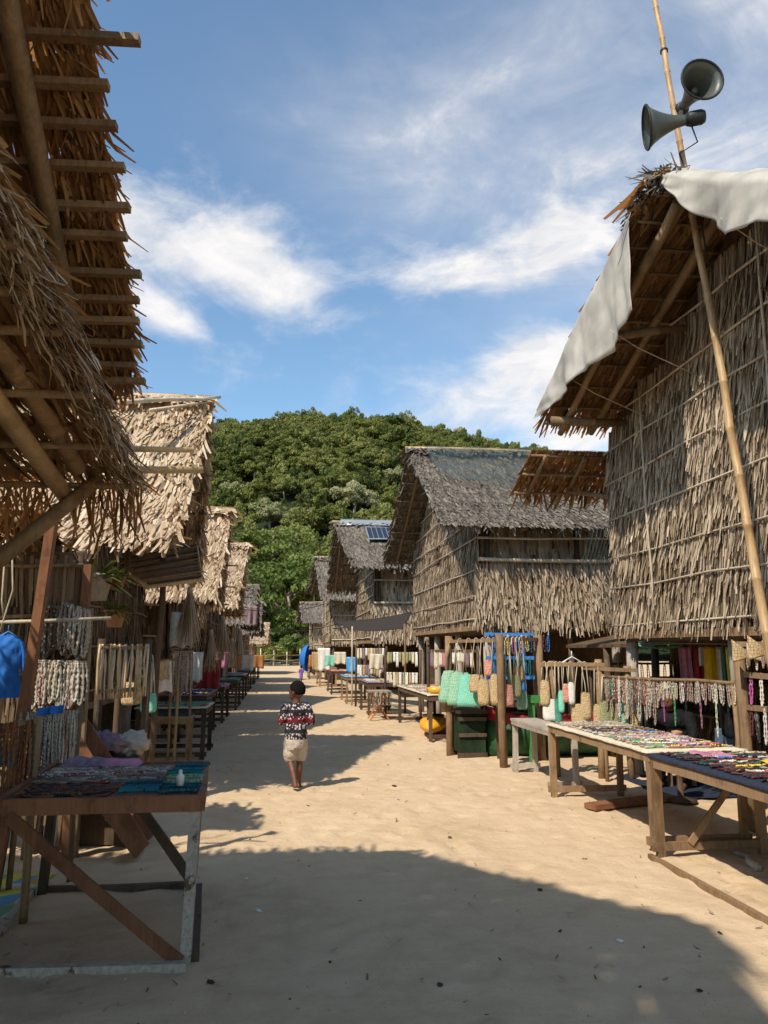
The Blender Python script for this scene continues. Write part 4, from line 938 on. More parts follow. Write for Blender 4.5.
# ------------------------------------------------------------------ stalls: generic builders
def table(label, x0, x1, y0, y1, h, wood_='wood_dark', cloth=None, group=None, brace=None, base=True, leg=.06, top=.03, inset=.04, name='display_table', apron=.07):
    T = thing(name, label, 'table', ((x0 + x1) / 2, (y0 + y1) / 2, 0), group)
    mb = MB(); mb.box((x0, y0, h - top), (x1, y1, h)); mb.build('table_top', wood_, T)
    mb = MB()
    for a, b in (((x0 + .01, y0 + .02), (x1 - .01, y0 + .02)), ((x0 + .01, y1 - .02), (x1 - .01, y1 - .02)), ((x0 + .02, y0 + .04), (x0 + .02, y1 - .04)), ((x1 - .02, y0 + .04), (x1 - .02, y1 - .04))):
        mb.bar((*a, h - top - apron / 2 - .001), (*b, h - top - apron / 2 - .001), .03, apron)
    mb.build('apron', wood_, T)
    for x in (x0 + inset, x1 - inset):
        for y in (y0 + inset, y1 - inset):
            mb = MB(); mb.bar((x, y, -.04), (x + RNG.normal(0, .008), y + RNG.normal(0, .008), h - top - .002), leg, leg * .8); mb.build('leg', wood_, T)
    if base:
        for y in (y0 + inset, y1 - inset):
            mb = MB(); mb.bar((x0 - .02, y, .08), (x1 + .02, y, .08), .04, .06); mb.build('stretcher', wood_, T)
    if cloth:
        mb = MB()
        def P(u, v):
            e = min(u, 1 - u, v, 1 - v); uu = min(1, max(0, (u * 18 - 1) / 16)); vv = min(1, max(0, (v * 26 - 1) / 24))
            x = x0 - .012 + (x1 - x0 + .024) * uu; y = y0 - .012 + (y1 - y0 + .024) * vv
            return (x, y, h + .007 + .0025 * math.sin(x * 23) * math.sin(y * 19) - ((.02 + .002 * math.sin(x * 17 + y * 11)) if e < .001 else 0))
        mb.grid(P, 18, 26); c = mb.top('table_cloth', cloth, 'cloth covering the ' + label, 'cloth'); c['label'] = cloth_label(label, cloth)
    return T
def cloth_label(label, cloth):
    return ' '.join((cloth.replace('cloth_', '') + ' cloth spread on the ' + label).split()[:16])
# strands of beads: hanging and lying, a few shared meshes
def strand_mesh(L, loop, nb, rb, seed):
    q = np.random.default_rng(seed); mb = MB(); pts = []; rad = []
    k = nb * 2
    for i in range(k + 1):
        f = i / k
        a = f * 2 * PI
        x = loop * math.sin(a) * (0.55 + .45 * (1 - math.cos(a)) / 2); z = -L * (1 - math.cos(a)) / 2
        pts.append((x, q.normal(0, .003), z)); rad.append(rb * (1.15 if i % 2 else .55))
    mb.tube(pts[:-1], rad[:-1], 4, closed=True); me = mb.mesh('strand'); return me
STR = {'long': [strand_mesh(.46, .018, 34, .0085, 100 + i) for i in range(3)], 'short': [strand_mesh(.27, .02, 22, .009, 110 + i) for i in range(3)], 'thin': [strand_mesh(.6, .012, 26, .005, 120 + i) for i in range(3)]}
def lay_mesh(L, nb, rb, seed):
    q = np.random.default_rng(seed); mb = MB(); k = nb * 2
    cv = q.uniform(-.25, .25); pts = [(L * (i / k - .5), .004 * math.sin(i * .7 + seed) + cv * L * math.sin(PI * i / k), rb) for i in range(k + 1)]
    mb.tube(pts, [rb * (1.1 if i % 2 else .6) for i in range(k + 1)], 5); return mb.mesh('bracelet')
LAY = {'l': [lay_mesh(.20, 11, .011, 200 + i) for i in range(5)], 's': [lay_mesh(.13, 9, .010, 210 + i) for i in range(6)], 'xl': [lay_mesh(.34, 16, .012, 220 + i) for i in range(3)]}
MC = {}
def matmesh(me, mat):
    key = (me.name, mat)
    if key not in MC:
        m2 = me.copy(); m2.materials.clear(); m2.materials.append(MATS[mat]); MC[key] = m2
    return MC[key]
def necklaces(p0, p1, n, kind, mat, label, group, sc=1.0, jit=.02, rz=None):
    """necklaces hanging side by side from the line p0-p1"""
    p0 = np.array(p0, float); p1 = np.array(p1, float); dxy = p1 - p0
    ang_ = math.atan2(dxy[1], dxy[0])
    for i in range(n):
        f = (i + .5) / n; p = p0 + dxy * f
        o = link('bead_necklace', matmesh(random.choice(STR[kind]), mat), None, None, (p[0] + RNG.normal(0, jit * .2), p[1] + RNG.normal(0, jit * .5) - .015, p[2] + .012))
        o.rotation_euler = (RNG.normal(0, .03), RNG.normal(0, .03), ang_ if rz is None else rz); s = sc * RNG.uniform(.85, 1.1); o.scale = (sc, sc, s)
        tag(o, label, 'necklace', group)
FAR = {}
def far_strands(x0, x1, y0, y1, z, nx, ny, kind, mat):
    for j in range(ny):
        for i in range(nx):
            x = x0 + (x1 - x0) * (i + .5) / nx; y = y0 + (y1 - y0) * (j + .5) / ny
            FAR.setdefault('all', []).append((x, y, z, random.choice((.2, .34)), mat))
def bracelets(x0, x1, y0, y1, z, nx, ny, kind, mat, label, group, rz=0.0, name='bead_bracelet', cat='bracelet'):
    for j in range(ny):
        for i in range(nx):
            x = x0 + (x1 - x0) * (i + .5) / nx; y = y0 + (y1 - y0) * (j + .5) / ny
            o = link(name, matmesh(random.choice(LAY[kind]), mat), None, None, (x + RNG.normal(0, .006), y + RNG.normal(0, .004), z))
            o.rotation_euler = (0, 0, rz + RNG.normal(0, .06)); tag(o, label, cat, group)
def rack(label, posts, beams, mat='wood_tan', r=.035, name='display_rack', group=None):
    T = thing(name, label, 'rack', (*np.mean([p[0][:2] for p in posts], 0), 0), group)
    for (a, b) in posts:
        mb = MB(); mb.tube(bend(a, b, 4, .008), r, 7); mb.build('post', mat, T)
    for (a, b) in beams:
        mb = MB(); mb.bar(a, b, .05, .045); mb.build('beam', mat, T)
    return T
def bag(hang, L, w, h, mat, label, strap=True, group='woven bags hanging on the racks', dep=.06, taper=.8, name='woven_bag', rz=0.0, flare=0.0, handle_mat='rope'):
    """pouch hanging by a strap loop from the point hang; L strap length"""
    T = thing(name, label, 'bag', tuple(hang), group, rz)
    zt = -L; mb = MB(); n = 14; V = []; Fs = []
    prof = [(taper, 0), (.9 if taper < .9 else taper, -.2), (1.0, -.55), (1.0 + flare, -.85), (.82 + flare * 1.6, -1.0)]
    for r_, f in prof:
        for j in range(n):
            a = 2 * PI * j / n; ca, sa = math.cos(a), math.sin(a)
            V.append((w / 2 * r_ * math.copysign(abs(ca) ** .7, ca), dep / 2 * (.5 + .7 * -f) * math.copysign(abs(sa) ** .8, sa), zt + h * f + .006 * math.sin(j * 2.1)))
    for i in range(len(prof) - 1):
        for j in range(n): Fs.append((i * n + j, i * n + (j + 1) % n, (i + 1) * n + (j + 1) % n, (i + 1) * n + j))
    Fs.append(tuple((len(prof) - 1) * n + j for j in range(n)))
    mb.add(V, Fs, True); me = mb.mesh('pouch'); link('pouch', me, mat, T)
    if strap:
        for s in (-1, 1) if h > .25 else (1,):
            mb = MB(); hw = w / 2 * taper * .8
            pts = [(-hw, s * .012, zt - .01), (-hw * .75, s * .01, zt + L * .5), (-.018, 0, -.004), (0, 0, .006), (.018, 0, -.004), (hw * .75, s * .01, zt + L * .5), (hw, s * .012, zt - .01)]
            mb.tube(pts, .011, 5, flat=.6); link('strap', mb.mesh('strap'), mat if handle_mat is None else handle_mat, T)
    return T
def sheet(c0, c1, drop, mat, label, cat, name, wave=.02, nw=3, group=None, n=(14, 10), tilt=(0, 0)):
    """cloth hanging from the line c0-c1"""
    c0 = np.array(c0, float); c1 = np.array(c1, float); mb = MB(); d = c1 - c0; nrm = np.array([-d[1], d[0], 0]); nrm /= np.linalg.norm(nrm) + 1e-9; ph = RNG.uniform(0, 6)
    def P(u, v):
        k = math.sin(u * nw * 6.28 + ph + v * .6) * wave * (.3 + v) + math.sin(u * nw * 2.7 * 6.28) * wave * .25
        return c0 + d * (u + .03 * math.sin(v * 3 + ph)) + nrm * k + np.array([tilt[0] * v, tilt[1] * v, -drop * v * (1 + .04 * math.sin(u * 9 + ph))])
    mb.grid(P, *n); return mb.top(name, mat, label, cat, group, solid=.004)

def shirt(hang, w, h, mat, label, rz=0.0, sleeve=.5, group=None, name='shirt', hanger='pvc_white'):
    """shirt on a hanger"""
    T = thing(name, label, 'shirt', tuple(hang), group, rz)
    mb = MB(); n = 18; V = []; Fs = []
    prof = [(.16, .05, -.06), (.30, .06, -.085), (.46, .07, -.12), (.5, .085, -.2), (.47, .08, -.45), (.48, .085, -.75), (.50, .09, -1.0)]
    for hw, dp, f in prof:
        for j in range(n):
            a = 2 * PI * j / n; k = 1 + .08 * math.sin(3 * a + f * 5)
            V.append((w * hw * math.copysign(abs(math.cos(a)) ** .75, math.cos(a)), w * dp * 1.6 * k * math.sin(a), (f * h if f < -.2 else f * .6)))
    for i in range(len(prof) - 1):
        for j in range(n): Fs.append((i * n + j, i * n + (j + 1) % n, (i + 1) * n + (j + 1) % n, (i + 1) * n + j))
    mb.add(V, Fs, True); ob = link('body', mb.mesh('body'), mat, T); sb = ob.modifiers.new('sub', 'SUBSURF'); sb.levels = sb.render_levels = 2; ex = bpy.data.textures.new('folds', 'CLOUDS'); ex.noise_scale = .07; dm = ob.modifiers.new('folds', 'DISPLACE'); dm.texture = ex; dm.strength = .05
    for s in (-1, 1):
        mb = MB(); mb.tube([(s * w * .42, 0, -.085), (s * w * .54, 0, -.17), (s * w * .6, .01, -.17 - h * sleeve * .5), (s * w * .58, .02, -.17 - h * sleeve)], [w * .1, w * .12, w * .11, w * .1], 9, cap=False, flat=.6); link('sleeve', mb.mesh('sleeve'), mat, T)
    mb = MB(); mb.tube([(-w * .4, 0, -.075), (0, 0, -.02), (w * .4, 0, -.075)], .006, 5); mb.tube([(0, 0, -.02), (0, 0, .02), (.02, 0, .035), (.03, 0, .015)], .004, 5); link('hanger', mb.mesh('hanger'), hanger, T)
    return T

# ------------------------------------------------------------------ left stall, near
T = thing('display_table', 'near left display table with a white painted leg and crossed braces', 'table', (-.95, 4.9, 0))
fr_, br_, fl_, bl_ = np.array([-.45, 4.28, 0]), np.array([-.56, 5.52, 0]), np.array([-1.40, 4.30, 0]), np.array([-1.47, 5.52, 0])
zt = .775
tfr, tbr, tfl, tbl = [np.array(p) for p in ((-.40, 4.26, zt), (-.50, 5.56, zt), (-1.36, 4.26, zt), (-1.46, 5.56, zt))]
mb = MB(); slab(mb, [p - np.array([0, 0, .03]) for p in (tfr, tbr, tbl, tfl)], (0, 0, 1), .03); mb.build('table_top', 'wood_red', T)
for a, b in ((tfl, tfr), (tfr, tbr), (tbr, tbl), (tbl, tfl)):
    mb = MB(); mb.bar(a - np.array([0, 0, .022]), b - np.array([0, 0, .022]), .035, .075); mb.build('edge_board', 'wood_red', T)
U = np.array([0, 0, -.04])
for a, b, mt in ((fr_, tfr + np.array([-.03, .03, -.05]), 'white_paint'), (br_, tbr + np.array([-.03, -.03, -.05]), 'wood_red'), (fl_ + np.array([-.05, 0, 0]), tfl + np.array([.03, .03, -.05]), 'wood_red'), (bl_, tbl + np.array([.03, -.03, -.05]), 'wood_dark')):
    mb = MB(); mb.bar(a + U, b, .05, .06); mb.build('leg', mt, T)
for a, b, mt in ((tfl + np.array([.05, -.015, -.06]), fr_ + np.array([-.02, -.045, .03]), 'wood_red'), (tbl + np.array([.40, -.03, -.06]), br_ + np.array([0, -.045, .08]), 'wood_dark')):
    mb = MB(); mb.bar(a, b, .022, .06); mb.build('brace', mt, T)
for a, b, mt in ((fl_ + np.array([-.3, -.04, .02]), fr_ + np.array([.02, -.09, .02]), 'white_paint'), (bl_ + np.array([0, .05, .02]), br_ + np.array([0, .05, .02]), 'wood_dark'), (fl_ + np.array([-.06, .05, .022]), bl_ + np.array([-.06, 0, .022]), 'white_paint'), (fr_ + np.array([.045, 0, .02]), br_ + np.array([.045, 0, .02]), 'wood_dark')):
    mb = MB(); mb.bar(a, b, .045, .05); mb.build('base_rail', mt, T)
zb = zt + .004
bracelets(-1.30, -.86, 4.34, 4.66, zb, 3, 8, 's', 'beads_dark', 'dark beaded bracelet in the front left rows of the near table', 'dark bracelets on the near left table')
bracelets(-.84, -.64, 4.40, 4.78, zb, 1, 8, 'l', 'beads_teal', 'teal bead strand in the middle of the near left table', 'teal strands on the near left table')
bracelets(-1.36, -.66, 4.72, 4.98, zb, 5, 5, 's', 'beads_earth', 'brown and cream bracelet in the middle rows of the near left table', 'mixed bracelets on the near left table')
bracelets(-1.40, -.68, 5.00, 5.32, zb, 5, 7, 's', 'beads_pale', 'pale shell bracelet in the back rows of the near left table', 'pale bracelets on the near left table')
bracelets(-.62, -.44, 4.36, 4.62, zb, 1, 5, 'l', 'beads_teal', 'dark teal strand at the right front of the near left table', 'teal strands at the right of the near left table')
bracelets(-.63, -.46, 4.66, 4.98, zb, 1, 6, 'l', 'beads_grass', 'green strand at the right middle of the near left table', 'green strands on the near left table')
bracelets(-.65, -.48, 5.02, 5.46, zb, 1, 8, 'l', 'beads_teal', 'blue strand at the right back of the near left table', 'blue strands at the back of the near left table')
mb = MB(); mb.lathe([(.0, 0), (.02, 0), (.022, .05), (.01, .06), (.009, .08), (0, .08)], (-.535, 4.5, zb + .022), n=10); mb.top('shell_figure', 'shell', 'small white shell figure standing among the teal strands', 'ornament')
# folded mauve cloths and bundle behind
for k, (px, c) in enumerate(((82, 'cloth_mauve'), (104, 'cloth_mauve'), (122, 'cloth_pink'))):
    p = PY(px, 764, 5.44); mb = MB()
    def P(u, v, p=p, k=k): return (p[0] - .12 + .24 * u, p[1] - .08 + .16 * v, zb + .012 + (.045 + .012 * math.sin(u * 5 + k)) * math.sin(PI * min(1, max(0, u))) ** .3 * math.sin(PI * v) ** .3)
    mb.grid(P, 10, 8); mb.top('folded_cloth', c, ['mauve folded cloth at the left end of the row on the near table', 'mauve folded cloth in the middle of the row on the near table', 'pink folded cloth at the right end of the row on the near table'][k], 'cloth')
# printed mat on the sand
mb = MB(); mb.grid(lambda u, v: (-2.5 + .98 * u, 4.7 + 1.3 * v, .012 + .012 * abs(math.sin(u * 9 + v * 4))), 14, 16); mb.top('ground_mat', 'mat_print', 'yellow and blue printed mat on the sand behind the near left table', 'mat')

# leaning red post, horizontal stick, hanging things
T = thing('stall_post', 'leaning red brown timber post of the near left stall', 'post', (*PY(10, 790, 5.6)[:2], 0))
a = PY(48, 548, 5.6); b = PY(20, 722, 5.6); c = b + (b - a) * (b[2] / (a[2] - b[2])); a = a + (a - c) * .12
mb = MB(); mb.bar(c + np.array([0, 0, -.05]), a, .085, .06, upv=(1, 0, 0)); mb.build('timber', 'wood_red', T)
T = thing('stall_post', 'second red brown timber post behind the necklaces', 'post', (*PY(84, 700, 6.5)[:2], 0))
a = PY(88, 580, 6.5); mb = MB(); mb.bar((a[0] - .03, 6.5, -.05), (a[0], 6.5, a[2] + .12), .09, .06, upv=(1, 0, 0)); mb.build('timber', 'wood_red', T)
pa, pb = PY(-30, 623, 5.75), PY(111, 618, 5.75)
mb = MB(); bamboo(mb, pa, pb, .014); mb.top('hanging_stick', 'bamboo_pale', 'pale bamboo stick slung across the near left stall', 'stick', base=pa)
mb = MB(); mb.tube([PY(6, 540, 5.7), PY(2, 600, 5.72), PY(4, 622, 5.75)], .006, 5); mb.top('rope', 'rope', 'straight cord holding up the bamboo stick at the far left', 'rope')
mb = MB(); mb.tube([PY(12, 540, 5.7), PY(13, 590, 5.72), PY(6, 612, 5.74), PY(0, 632, 5.74)], .006, 5); mb.top('rope', 'rope', 'wavy cord hanging beside the straight cord at the far left', 'rope')
shirt(PY(9, 624, 5.75) - np.array([0, 0, .03]), .2, .46, 'cloth_blue', 'bright blue hooded shirt on a hanger at the far left', rz=.25, sleeve=.7, hanger='paint_blue')
def rail(a, b, lab, r=.016, mat='bamboo_dark', name='necklace_rail', feet=True):
    """rail on two poles standing on the ground"""
    T = thing(name, lab, 'rack', ((a[0] + b[0]) / 2, (a[1] + b[1]) / 2, 0))
    mb = MB(); mb.tube(bend(a, b, 5, .006), r, 6); mb.build('rail', mat, T)
    if feet:
        for p in (a, b):
            mb = MB(); mb.tube(bend((p[0], p[1] + .03, -.05), (p[0], p[1] + .03, p[2] + .03), 4, .006), r * 1.2, 6); mb.build('post', mat, T)
    return T
a, b = PY(40, 606, 6.46), PY(90, 612, 6.46); rail(a, b, 'dark rack holding the upper row of shell necklaces at left')
necklaces(a, b, 15, 'short', 'beads_earth', 'shell necklace in the upper row beside the leaning red post', 'upper row of shell necklaces', 1.35)
necklaces(a + np.array([.18, -.03, .02]), b + np.array([0, -.03, 0]), 8, 'short', 'beads_pale', 'pale chunky necklace at the right of the upper row', 'pale necklaces of the upper row', 1.3)
a, b = PY(36, 662, 6.42), PY(86, 663, 6.42); rail(a, b, 'dark rack holding the lower row of bead necklaces at left', feet=False)
necklaces(a, b, 22, 'short', 'beads_pale', 'cream and brown bead necklace in the lower row beside the red post', 'lower row of bead necklaces', 1.25)
necklaces(a, b, 9, 'short', 'beads_earth', 'brown bead necklace mixed into the lower row beside the red post', 'brown necklaces of the lower row', 1.25)
a, b = PY(20, 714, 5.6), PY(79, 712, 5.75); rail(a, b, 'low rail with cream and mint scarves behind the near table')
necklaces(a + np.array([0, -.03, 0]), b + np.array([0, -.03, 0]), 22, 'long', 'beads_pale', 'cream bead strand on the low rail behind the near table', 'strands on the low rail', .85)
for k in (0, 3, 6, 8, 11):
    f0, f1 = k / 13, (k + .8) / 13
    lab = {0: 'mint green scarf at the left end of the low rail', 6: 'pale blue scarf in the middle of the low rail', 11: 'olive scarf near the right end of the low rail'}.get(k, 'cream scarf strip hanging on the low rail behind the near table')
    sheet(a * (1 - f0) + b * f0 + np.array([0, -.02, 0]), a * (1 - f1) + b * f1 + np.array([0, -.02, 0]), RNG.uniform(.28, .42), ['weave_mint', 'cloth_white', 'cloth_cream', 'cloth_cream', 'weave_white', 'cloth_cream', 'cloth_sky', 'cloth_white', 'cloth_cream', 'weave_white', 'cloth_cream', 'weave_olive', 'cloth_white'][k], lab, 'scarf', 'scarf', .008, 1, 'scarves on the low rail' if lab.startswith('cream') else None, (5, 8))
a, b = PY(-25, 729, 4.75), PY(36, 722, 4.95); rail(a, b, 'curved bamboo rail with dark brown bead strands at the left edge', r=.02, mat='bamboo_dark')
necklaces(a, b, 16, 'long', 'beads_brown', 'dark brown seed necklace hanging from the curved rail at the left edge', 'brown seed necklaces on the curved rail', .95)
for k, (px, py, mt, lab) in enumerate(((12, 745, 'cloth_sky', 'pale blue cloth draped on the curved rail at the left edge'), (50, 708, 'cloth_blue', 'crumpled blue cloth lying over the low rail'))):
    a = PY(px - 12, py, 5.05 + .5 * k); b = PY(px + 14, py - 3, 5.05 + .5 * k); sheet(a, b, .13 - .08 * k, mt, lab, 'cloth', 'draped_cloth', .02, 2)
# crate and heap behind the table
T = thing('wooden_crate', 'tilted reddish wooden crate behind the near left table', 'crate', (-1.15, 6.6, 0))
q = [PY(80, 722, 6.4), PY(100, 700, 6.9), PY(143, 760, 6.6), PY(120, 770, 6.2)]
mb = MB(); slab(mb, [(-1.62, 6.3, .75), (-1.55, 6.3, .98), (-.95, 6.3, .12), (-1.05, 6.3, .02)], (0, 1, 0), .02); mb.build('side_board', 'wood_red', T)
mb = MB(); slab(mb, [(-1.62, 6.75, .75), (-1.55, 6.75, .98), (-.95, 6.75, .12), (-1.05, 6.75, .02)], (0, 1, 0), .02); mb.build('side_board', 'wood_red', T)
mb = MB(); slab(mb, [(-1.60, 6.33, .74), (-1.03, 6.33, .03), (-1.03, 6.74, .03), (-1.60, 6.74, .74)], (-.7, 0, -.7), .02); mb.build('bottom_board', 'wood_tan', T)
T = thing('cloth_heap', 'grey and white heap of plastic and cloth behind the near left table', 'heap', (-1.4, 7.0, 0))
mb = MB(); mb.box((-1.7, 6.85, .0), (-1.15, 7.15, .66)); mb.build('box', 'wood_dark', T)
for k in range(4):
    mb = MB(); c = np.array([-1.62 + .13 * k, 6.98 + .03 * (k % 2), .745])
    mb.ell(c, (.14, .12, .07 + .03 * (k % 2)), 28, 20); o = mb.build('bundle', ['cloth_navy', 'cloth_mauve', 'cloth_faded', 'shorts'][k], T)
    md = o.modifiers.new('crumple', 'DISPLACE'); tx = bpy.data.textures.new('crumple', 'CLOUDS'); tx.noise_scale = .045; md.texture = tx; md.strength = .12

# railing, plants and basket at the flap hut
T = thing('stick_railing', 'low railing of upright sticks in front of the flap hut', 'railing', (-1.75, 8.6, 0))
a, b = PY(101, 644, 8.0), PY(148, 644, 8.6); zb_ = PY(104, 702, 8.0)[2]
for z in (a[2] - .03, zb_ + .1):
    mb = MB(); bamboo(mb, (a[0], a[1], z), (b[0], b[1], z), .025); mb.build('rail', 'bamboo_dark', T)
for k in range(17):
    f = k / 16; p = a * (1 - f) + b * f
    mb = MB(); mb.tube(bend((p[0], p[1] - .03, zb_ + .02), (p[0] + RNG.normal(0, .01), p[1] - .03, p[2]), 4, .006), .012, 5); mb.build('stick', 'bamboo_pale' if k % 3 else 'bamboo', T)
for p in (a, b):
    mb = MB(); mb.tube([(p[0], p[1] + .04, -.1), (p[0], p[1] + .04, p[2] + .05)], .04, 7); mb.build('post', 'wood_dark', T)
def pot(px, py, y, s, label, mat='clay'):
    p = PY(px, py, y); T = thing('hanging_pot', label, 'plant pot', tuple(p), 'plant pots at the flap hut')
    mb = MB(); mb.lathe([(0, -.12 * s), (.07 * s, -.12 * s), (.10 * s, .02 * s), (.115 * s, .03 * s), (.115 * s, .05 * s), (.10 * s, .05 * s), (.09 * s, 0)], (0, 0, 0), n=14); link('pot', mb.mesh('pot'), mat, T)
    N = 90; an = RNG.uniform(0, 6.28, N); base = np.stack([.05 * s * np.cos(an), .05 * s * np.sin(an), np.full(N, .02)], -1)
    d = np.stack([np.cos(an), np.sin(an), RNG.uniform(-.2, 1.4, N)], -1); nn = np.stack([-np.cos(an) * .5, -np.sin(an) * .5, np.ones(N)], -1)
    V, Fq, T_ = strips(base, d, nn, RNG.uniform(.08, .22, N) * s, np.full(N, .03 * s), RNG.uniform(.2, .9, N), RNG.uniform(-.12, 0, N) * s, RNG.normal(0, .02, N)); o = link('leaves', fastmesh('leaves', V, Fq, T_), 'leaf_forest', T); o['kind'] = 'stuff'
    mb = MB(); mb.tube([(0, 0, .05 * s), (0, 0, .5)], .004, 4); link('cord', mb.mesh('cord'), 'rope', T)
pot(96, 582, 8.1, 1.5, 'round grey pot hanging under the straw eave', 'wood_grey'); pot(117, 580, 8.3, .8, 'small clay pot with leaves hanging above the stick railing'); pot(115, 615, 8.35, 1.0, 'leafy clay pot hanging lower on the post above the railing')
bag(PY(134, 648, 8.5), .34, .2, .22, 'weave_straw', 'tan woven basket hanging at the end of the stick railing', dep=.14)
bag(PY(151, 655, 9.0), .4, .17, .2, 'weave_mint', 'green woven basket hanging next to the tan basket', dep=.12)
sheet(PY(148, 662, 9.6), PY(172, 660, 9.8), .36, 'cloth_white', 'white cloth hanging beside the green basket', 'cloth', 'hanging_cloth')
rail(PY(146, 661, 9.62), PY(178, 659, 9.85), 'rail with white cloth and straw mat left of the blue stool')
sheet(PY(157, 661, 9.55), PY(170, 660, 9.65), .22, 'weave_straw', 'small straw mat hung over the white cloth', 'mat', 'straw_mat', .006)
a, b = PY(172, 652, 10.4), PY(192, 652, 11.2); rail(a, b, 'rail with pale necklaces behind the blue topped stool')
necklaces(a, b, 14, 'long', 'beads_pale', 'pale necklace on the rail behind the blue topped stool', 'necklaces behind the stool', 1.2)

# stool and row of tables on the left
T = table('low stool table with a blue top in front of the second left table', -1.86, -1.22, 11.2, 11.6, .64, 'wood_tan', base=True, leg=.045, name='stool')
bracelets(-1.84, -1.24, 11.22, 11.58, .645, 2, 5, 'xl', 'beads_teal', 'blue bead strand on the low stool table', 'blue strands on the stool')
lt = [(-2.05, -1.08, 11.75, 12.9, .72, 'cloth_cream', 'beads_grass', 'second left table with green bead rows behind the stool'), (-2.3, -1.3, 14.2, 16.2, .76, 'cloth_mauve', 'beads_bright', 'third left table with purple cloth beyond the green bead table'),
      (-2.3, -1.25, 17.6, 19.2, .76, 'cloth_pink', 'beads_bright', 'left table with pink cloth under the drooping straw'), (-2.2, -1.2, 21.5, 23.2, .76, 'cloth_green', 'beads_pale', 'left table with green cloth before the sparse roof'),
      (-2.2, -1.25, 26.0, 28.0, .76, 'cloth_white', 'beads_pale', 'left table with white cloth farther along'), (-2.2, -1.3, 31.0, 33.0, .76, 'cloth_navy', 'beads_bright', 'left table with dark cloth near the pinkish gable'),
      (-2.1, -1.35, 37.0, 39.0, .76, None, None, 'bare left table far along the street'), (-2.1, -1.4, 44.0, 46.5, .76, None, None, 'last bare left table near the pale roof')]
for k, (x0, x1, y0, y1, h, cl_, bm_, lab) in enumerate(lt):
    table(lab, x0, x1, y0, y1, h, 'wood_dark', cl_)
    if bm_: far_strands(x0 + .05, x1 - .05, y0 + .05, y1 - .05, h + .012, 3, 10, 'xl', bm_)
# straw bundles, clothes and racks in front of the left huts
def straw_bundle(p, L, label, n=150, wd=.02, r=.08):
    T = thing('straw_bundle', label, 'straw bundle', tuple(p))
    mb = MB(); mb.lathe([(.0, .05), (.03, .05), (.045, .0), (.05, -.06), (0, -.06)], (0, 0, 0), n=9); link('knot', mb.mesh('knot'), 'rope', T)
    an = RNG.uniform(0, 6.28, n); rr_ = RNG.uniform(0, .04, n); base = np.stack([rr_ * np.cos(an), rr_ * np.sin(an), np.zeros(n)], -1)
    sp_ = RNG.uniform(0, r * 2.2, n); d = np.stack([np.cos(an) * sp_, np.sin(an) * sp_, -np.ones(n)], -1); nn = np.stack([np.cos(an), np.sin(an), RNG.normal(0, .3, n)], -1); nn /= np.linalg.norm(nn, axis=1, keepdims=True)
    V, Fq, T_ = strips(base, d, nn, L * RNG.uniform(.6, 1.05, n), wd * RNG.uniform(.6, 1.3, n), np.clip(RNG.normal(.5, .2, n), 0, 1), RNG.normal(0, .03, n), RNG.normal(0, .03, n))
    o = link('straw', fastmesh('straw', V, Fq, T_), 'straw_bright', T); o['kind'] = 'stuff'
    mb = MB(); mb.tube([(0, 0, .04), (0, 0, .35)], .004, 4); link('cord', mb.mesh('cord'), 'rope', T)
for (px, py, y, L, lab) in ((190, 590, 13.0, .9, 'hanging straw bundle nearest the stick flap'), (211, 632, 15.6, .75, 'straw bundle hanging over the purple cloth table'), (223, 618, 19.0, .95, 'straw bundle under the third left eave'), (232, 640, 21.0, .7, 'straw bundle low under the third left eave'), (200, 600, 14.0, .5, 'short straw bundle beside the post of the sparse roof'), (240, 630, 24.0, .8, 'far straw bundle on the left row')):
    straw_bundle(PY(px, py, y), L, lab, r=.13)
for (px, py, y, w, h, mt, lab) in ((181, 612, 13.2, .3, .55, 'cloth_white', 'white cloth with a round dark knot under the left eave'), (207, 664, 16.4, .35, .5, 'cloth_red', 'red cloth hanging behind the purple cloth table'), (213, 660, 17.2, .3, .6, 'cloth_red', 'second red cloth farther behind the purple cloth table'), (197, 652, 14.3, .2, .5, 'cloth_white', 'white towel hanging by the left post'),
                                   (222, 652, 20.0, .3, .4, 'cloth_pink', 'pink cloth on the left row'), (236, 655, 25.5, .35, .4, 'cloth_orange', 'rust coloured cloth on the left row'), (246, 655, 32.0, .6, .6, 'cloth_white', 'white cloth far along the left row'), (252, 606, 29.3, .4, .7, 'cloth_faded', 'faded pinkish sheet on the gable of a left hut'), (256, 655, 38, .7, .6, 'cloth_orange', 'orange cloth far along the left row')):
    p = PY(px, py, y); sheet(p - np.array([w / 2, 0, 0]), p + np.array([w / 2, .15, 0]), h, mt, lab, 'cloth', 'hanging_cloth', .03, 2)
for k, (x, y0, y1, z, kind, mt) in enumerate(((-1.75, 13.2, 14.2, 1.25, 'long', 'beads_earth'), (-1.9, 16.4, 17.8, 1.35, 'long', 'beads_pale'), (-1.8, 20.0, 21.6, 1.35, 'long', 'beads_earth'), (-1.8, 24.0, 26.0, 1.3, 'long', 'beads_pale'), (-1.8, 29.0, 31.0, 1.3, 'long', 'beads_earth'))):
    nm = ['just beyond the stool', 'beside the purple cloth table', 'under the third left eave', 'before the white cloth table', 'far along the left row'][k]
    rail((x, y0, z), (x, y1, z), 'necklace rail on the left row ' + nm, r=.025, mat='wood_dark'); necklaces((x, y0, z), (x, y1, z), 12, kind, mt, 'necklace on the left rail ' + nm, 'necklaces on the left rail ' + nm, 1.5)

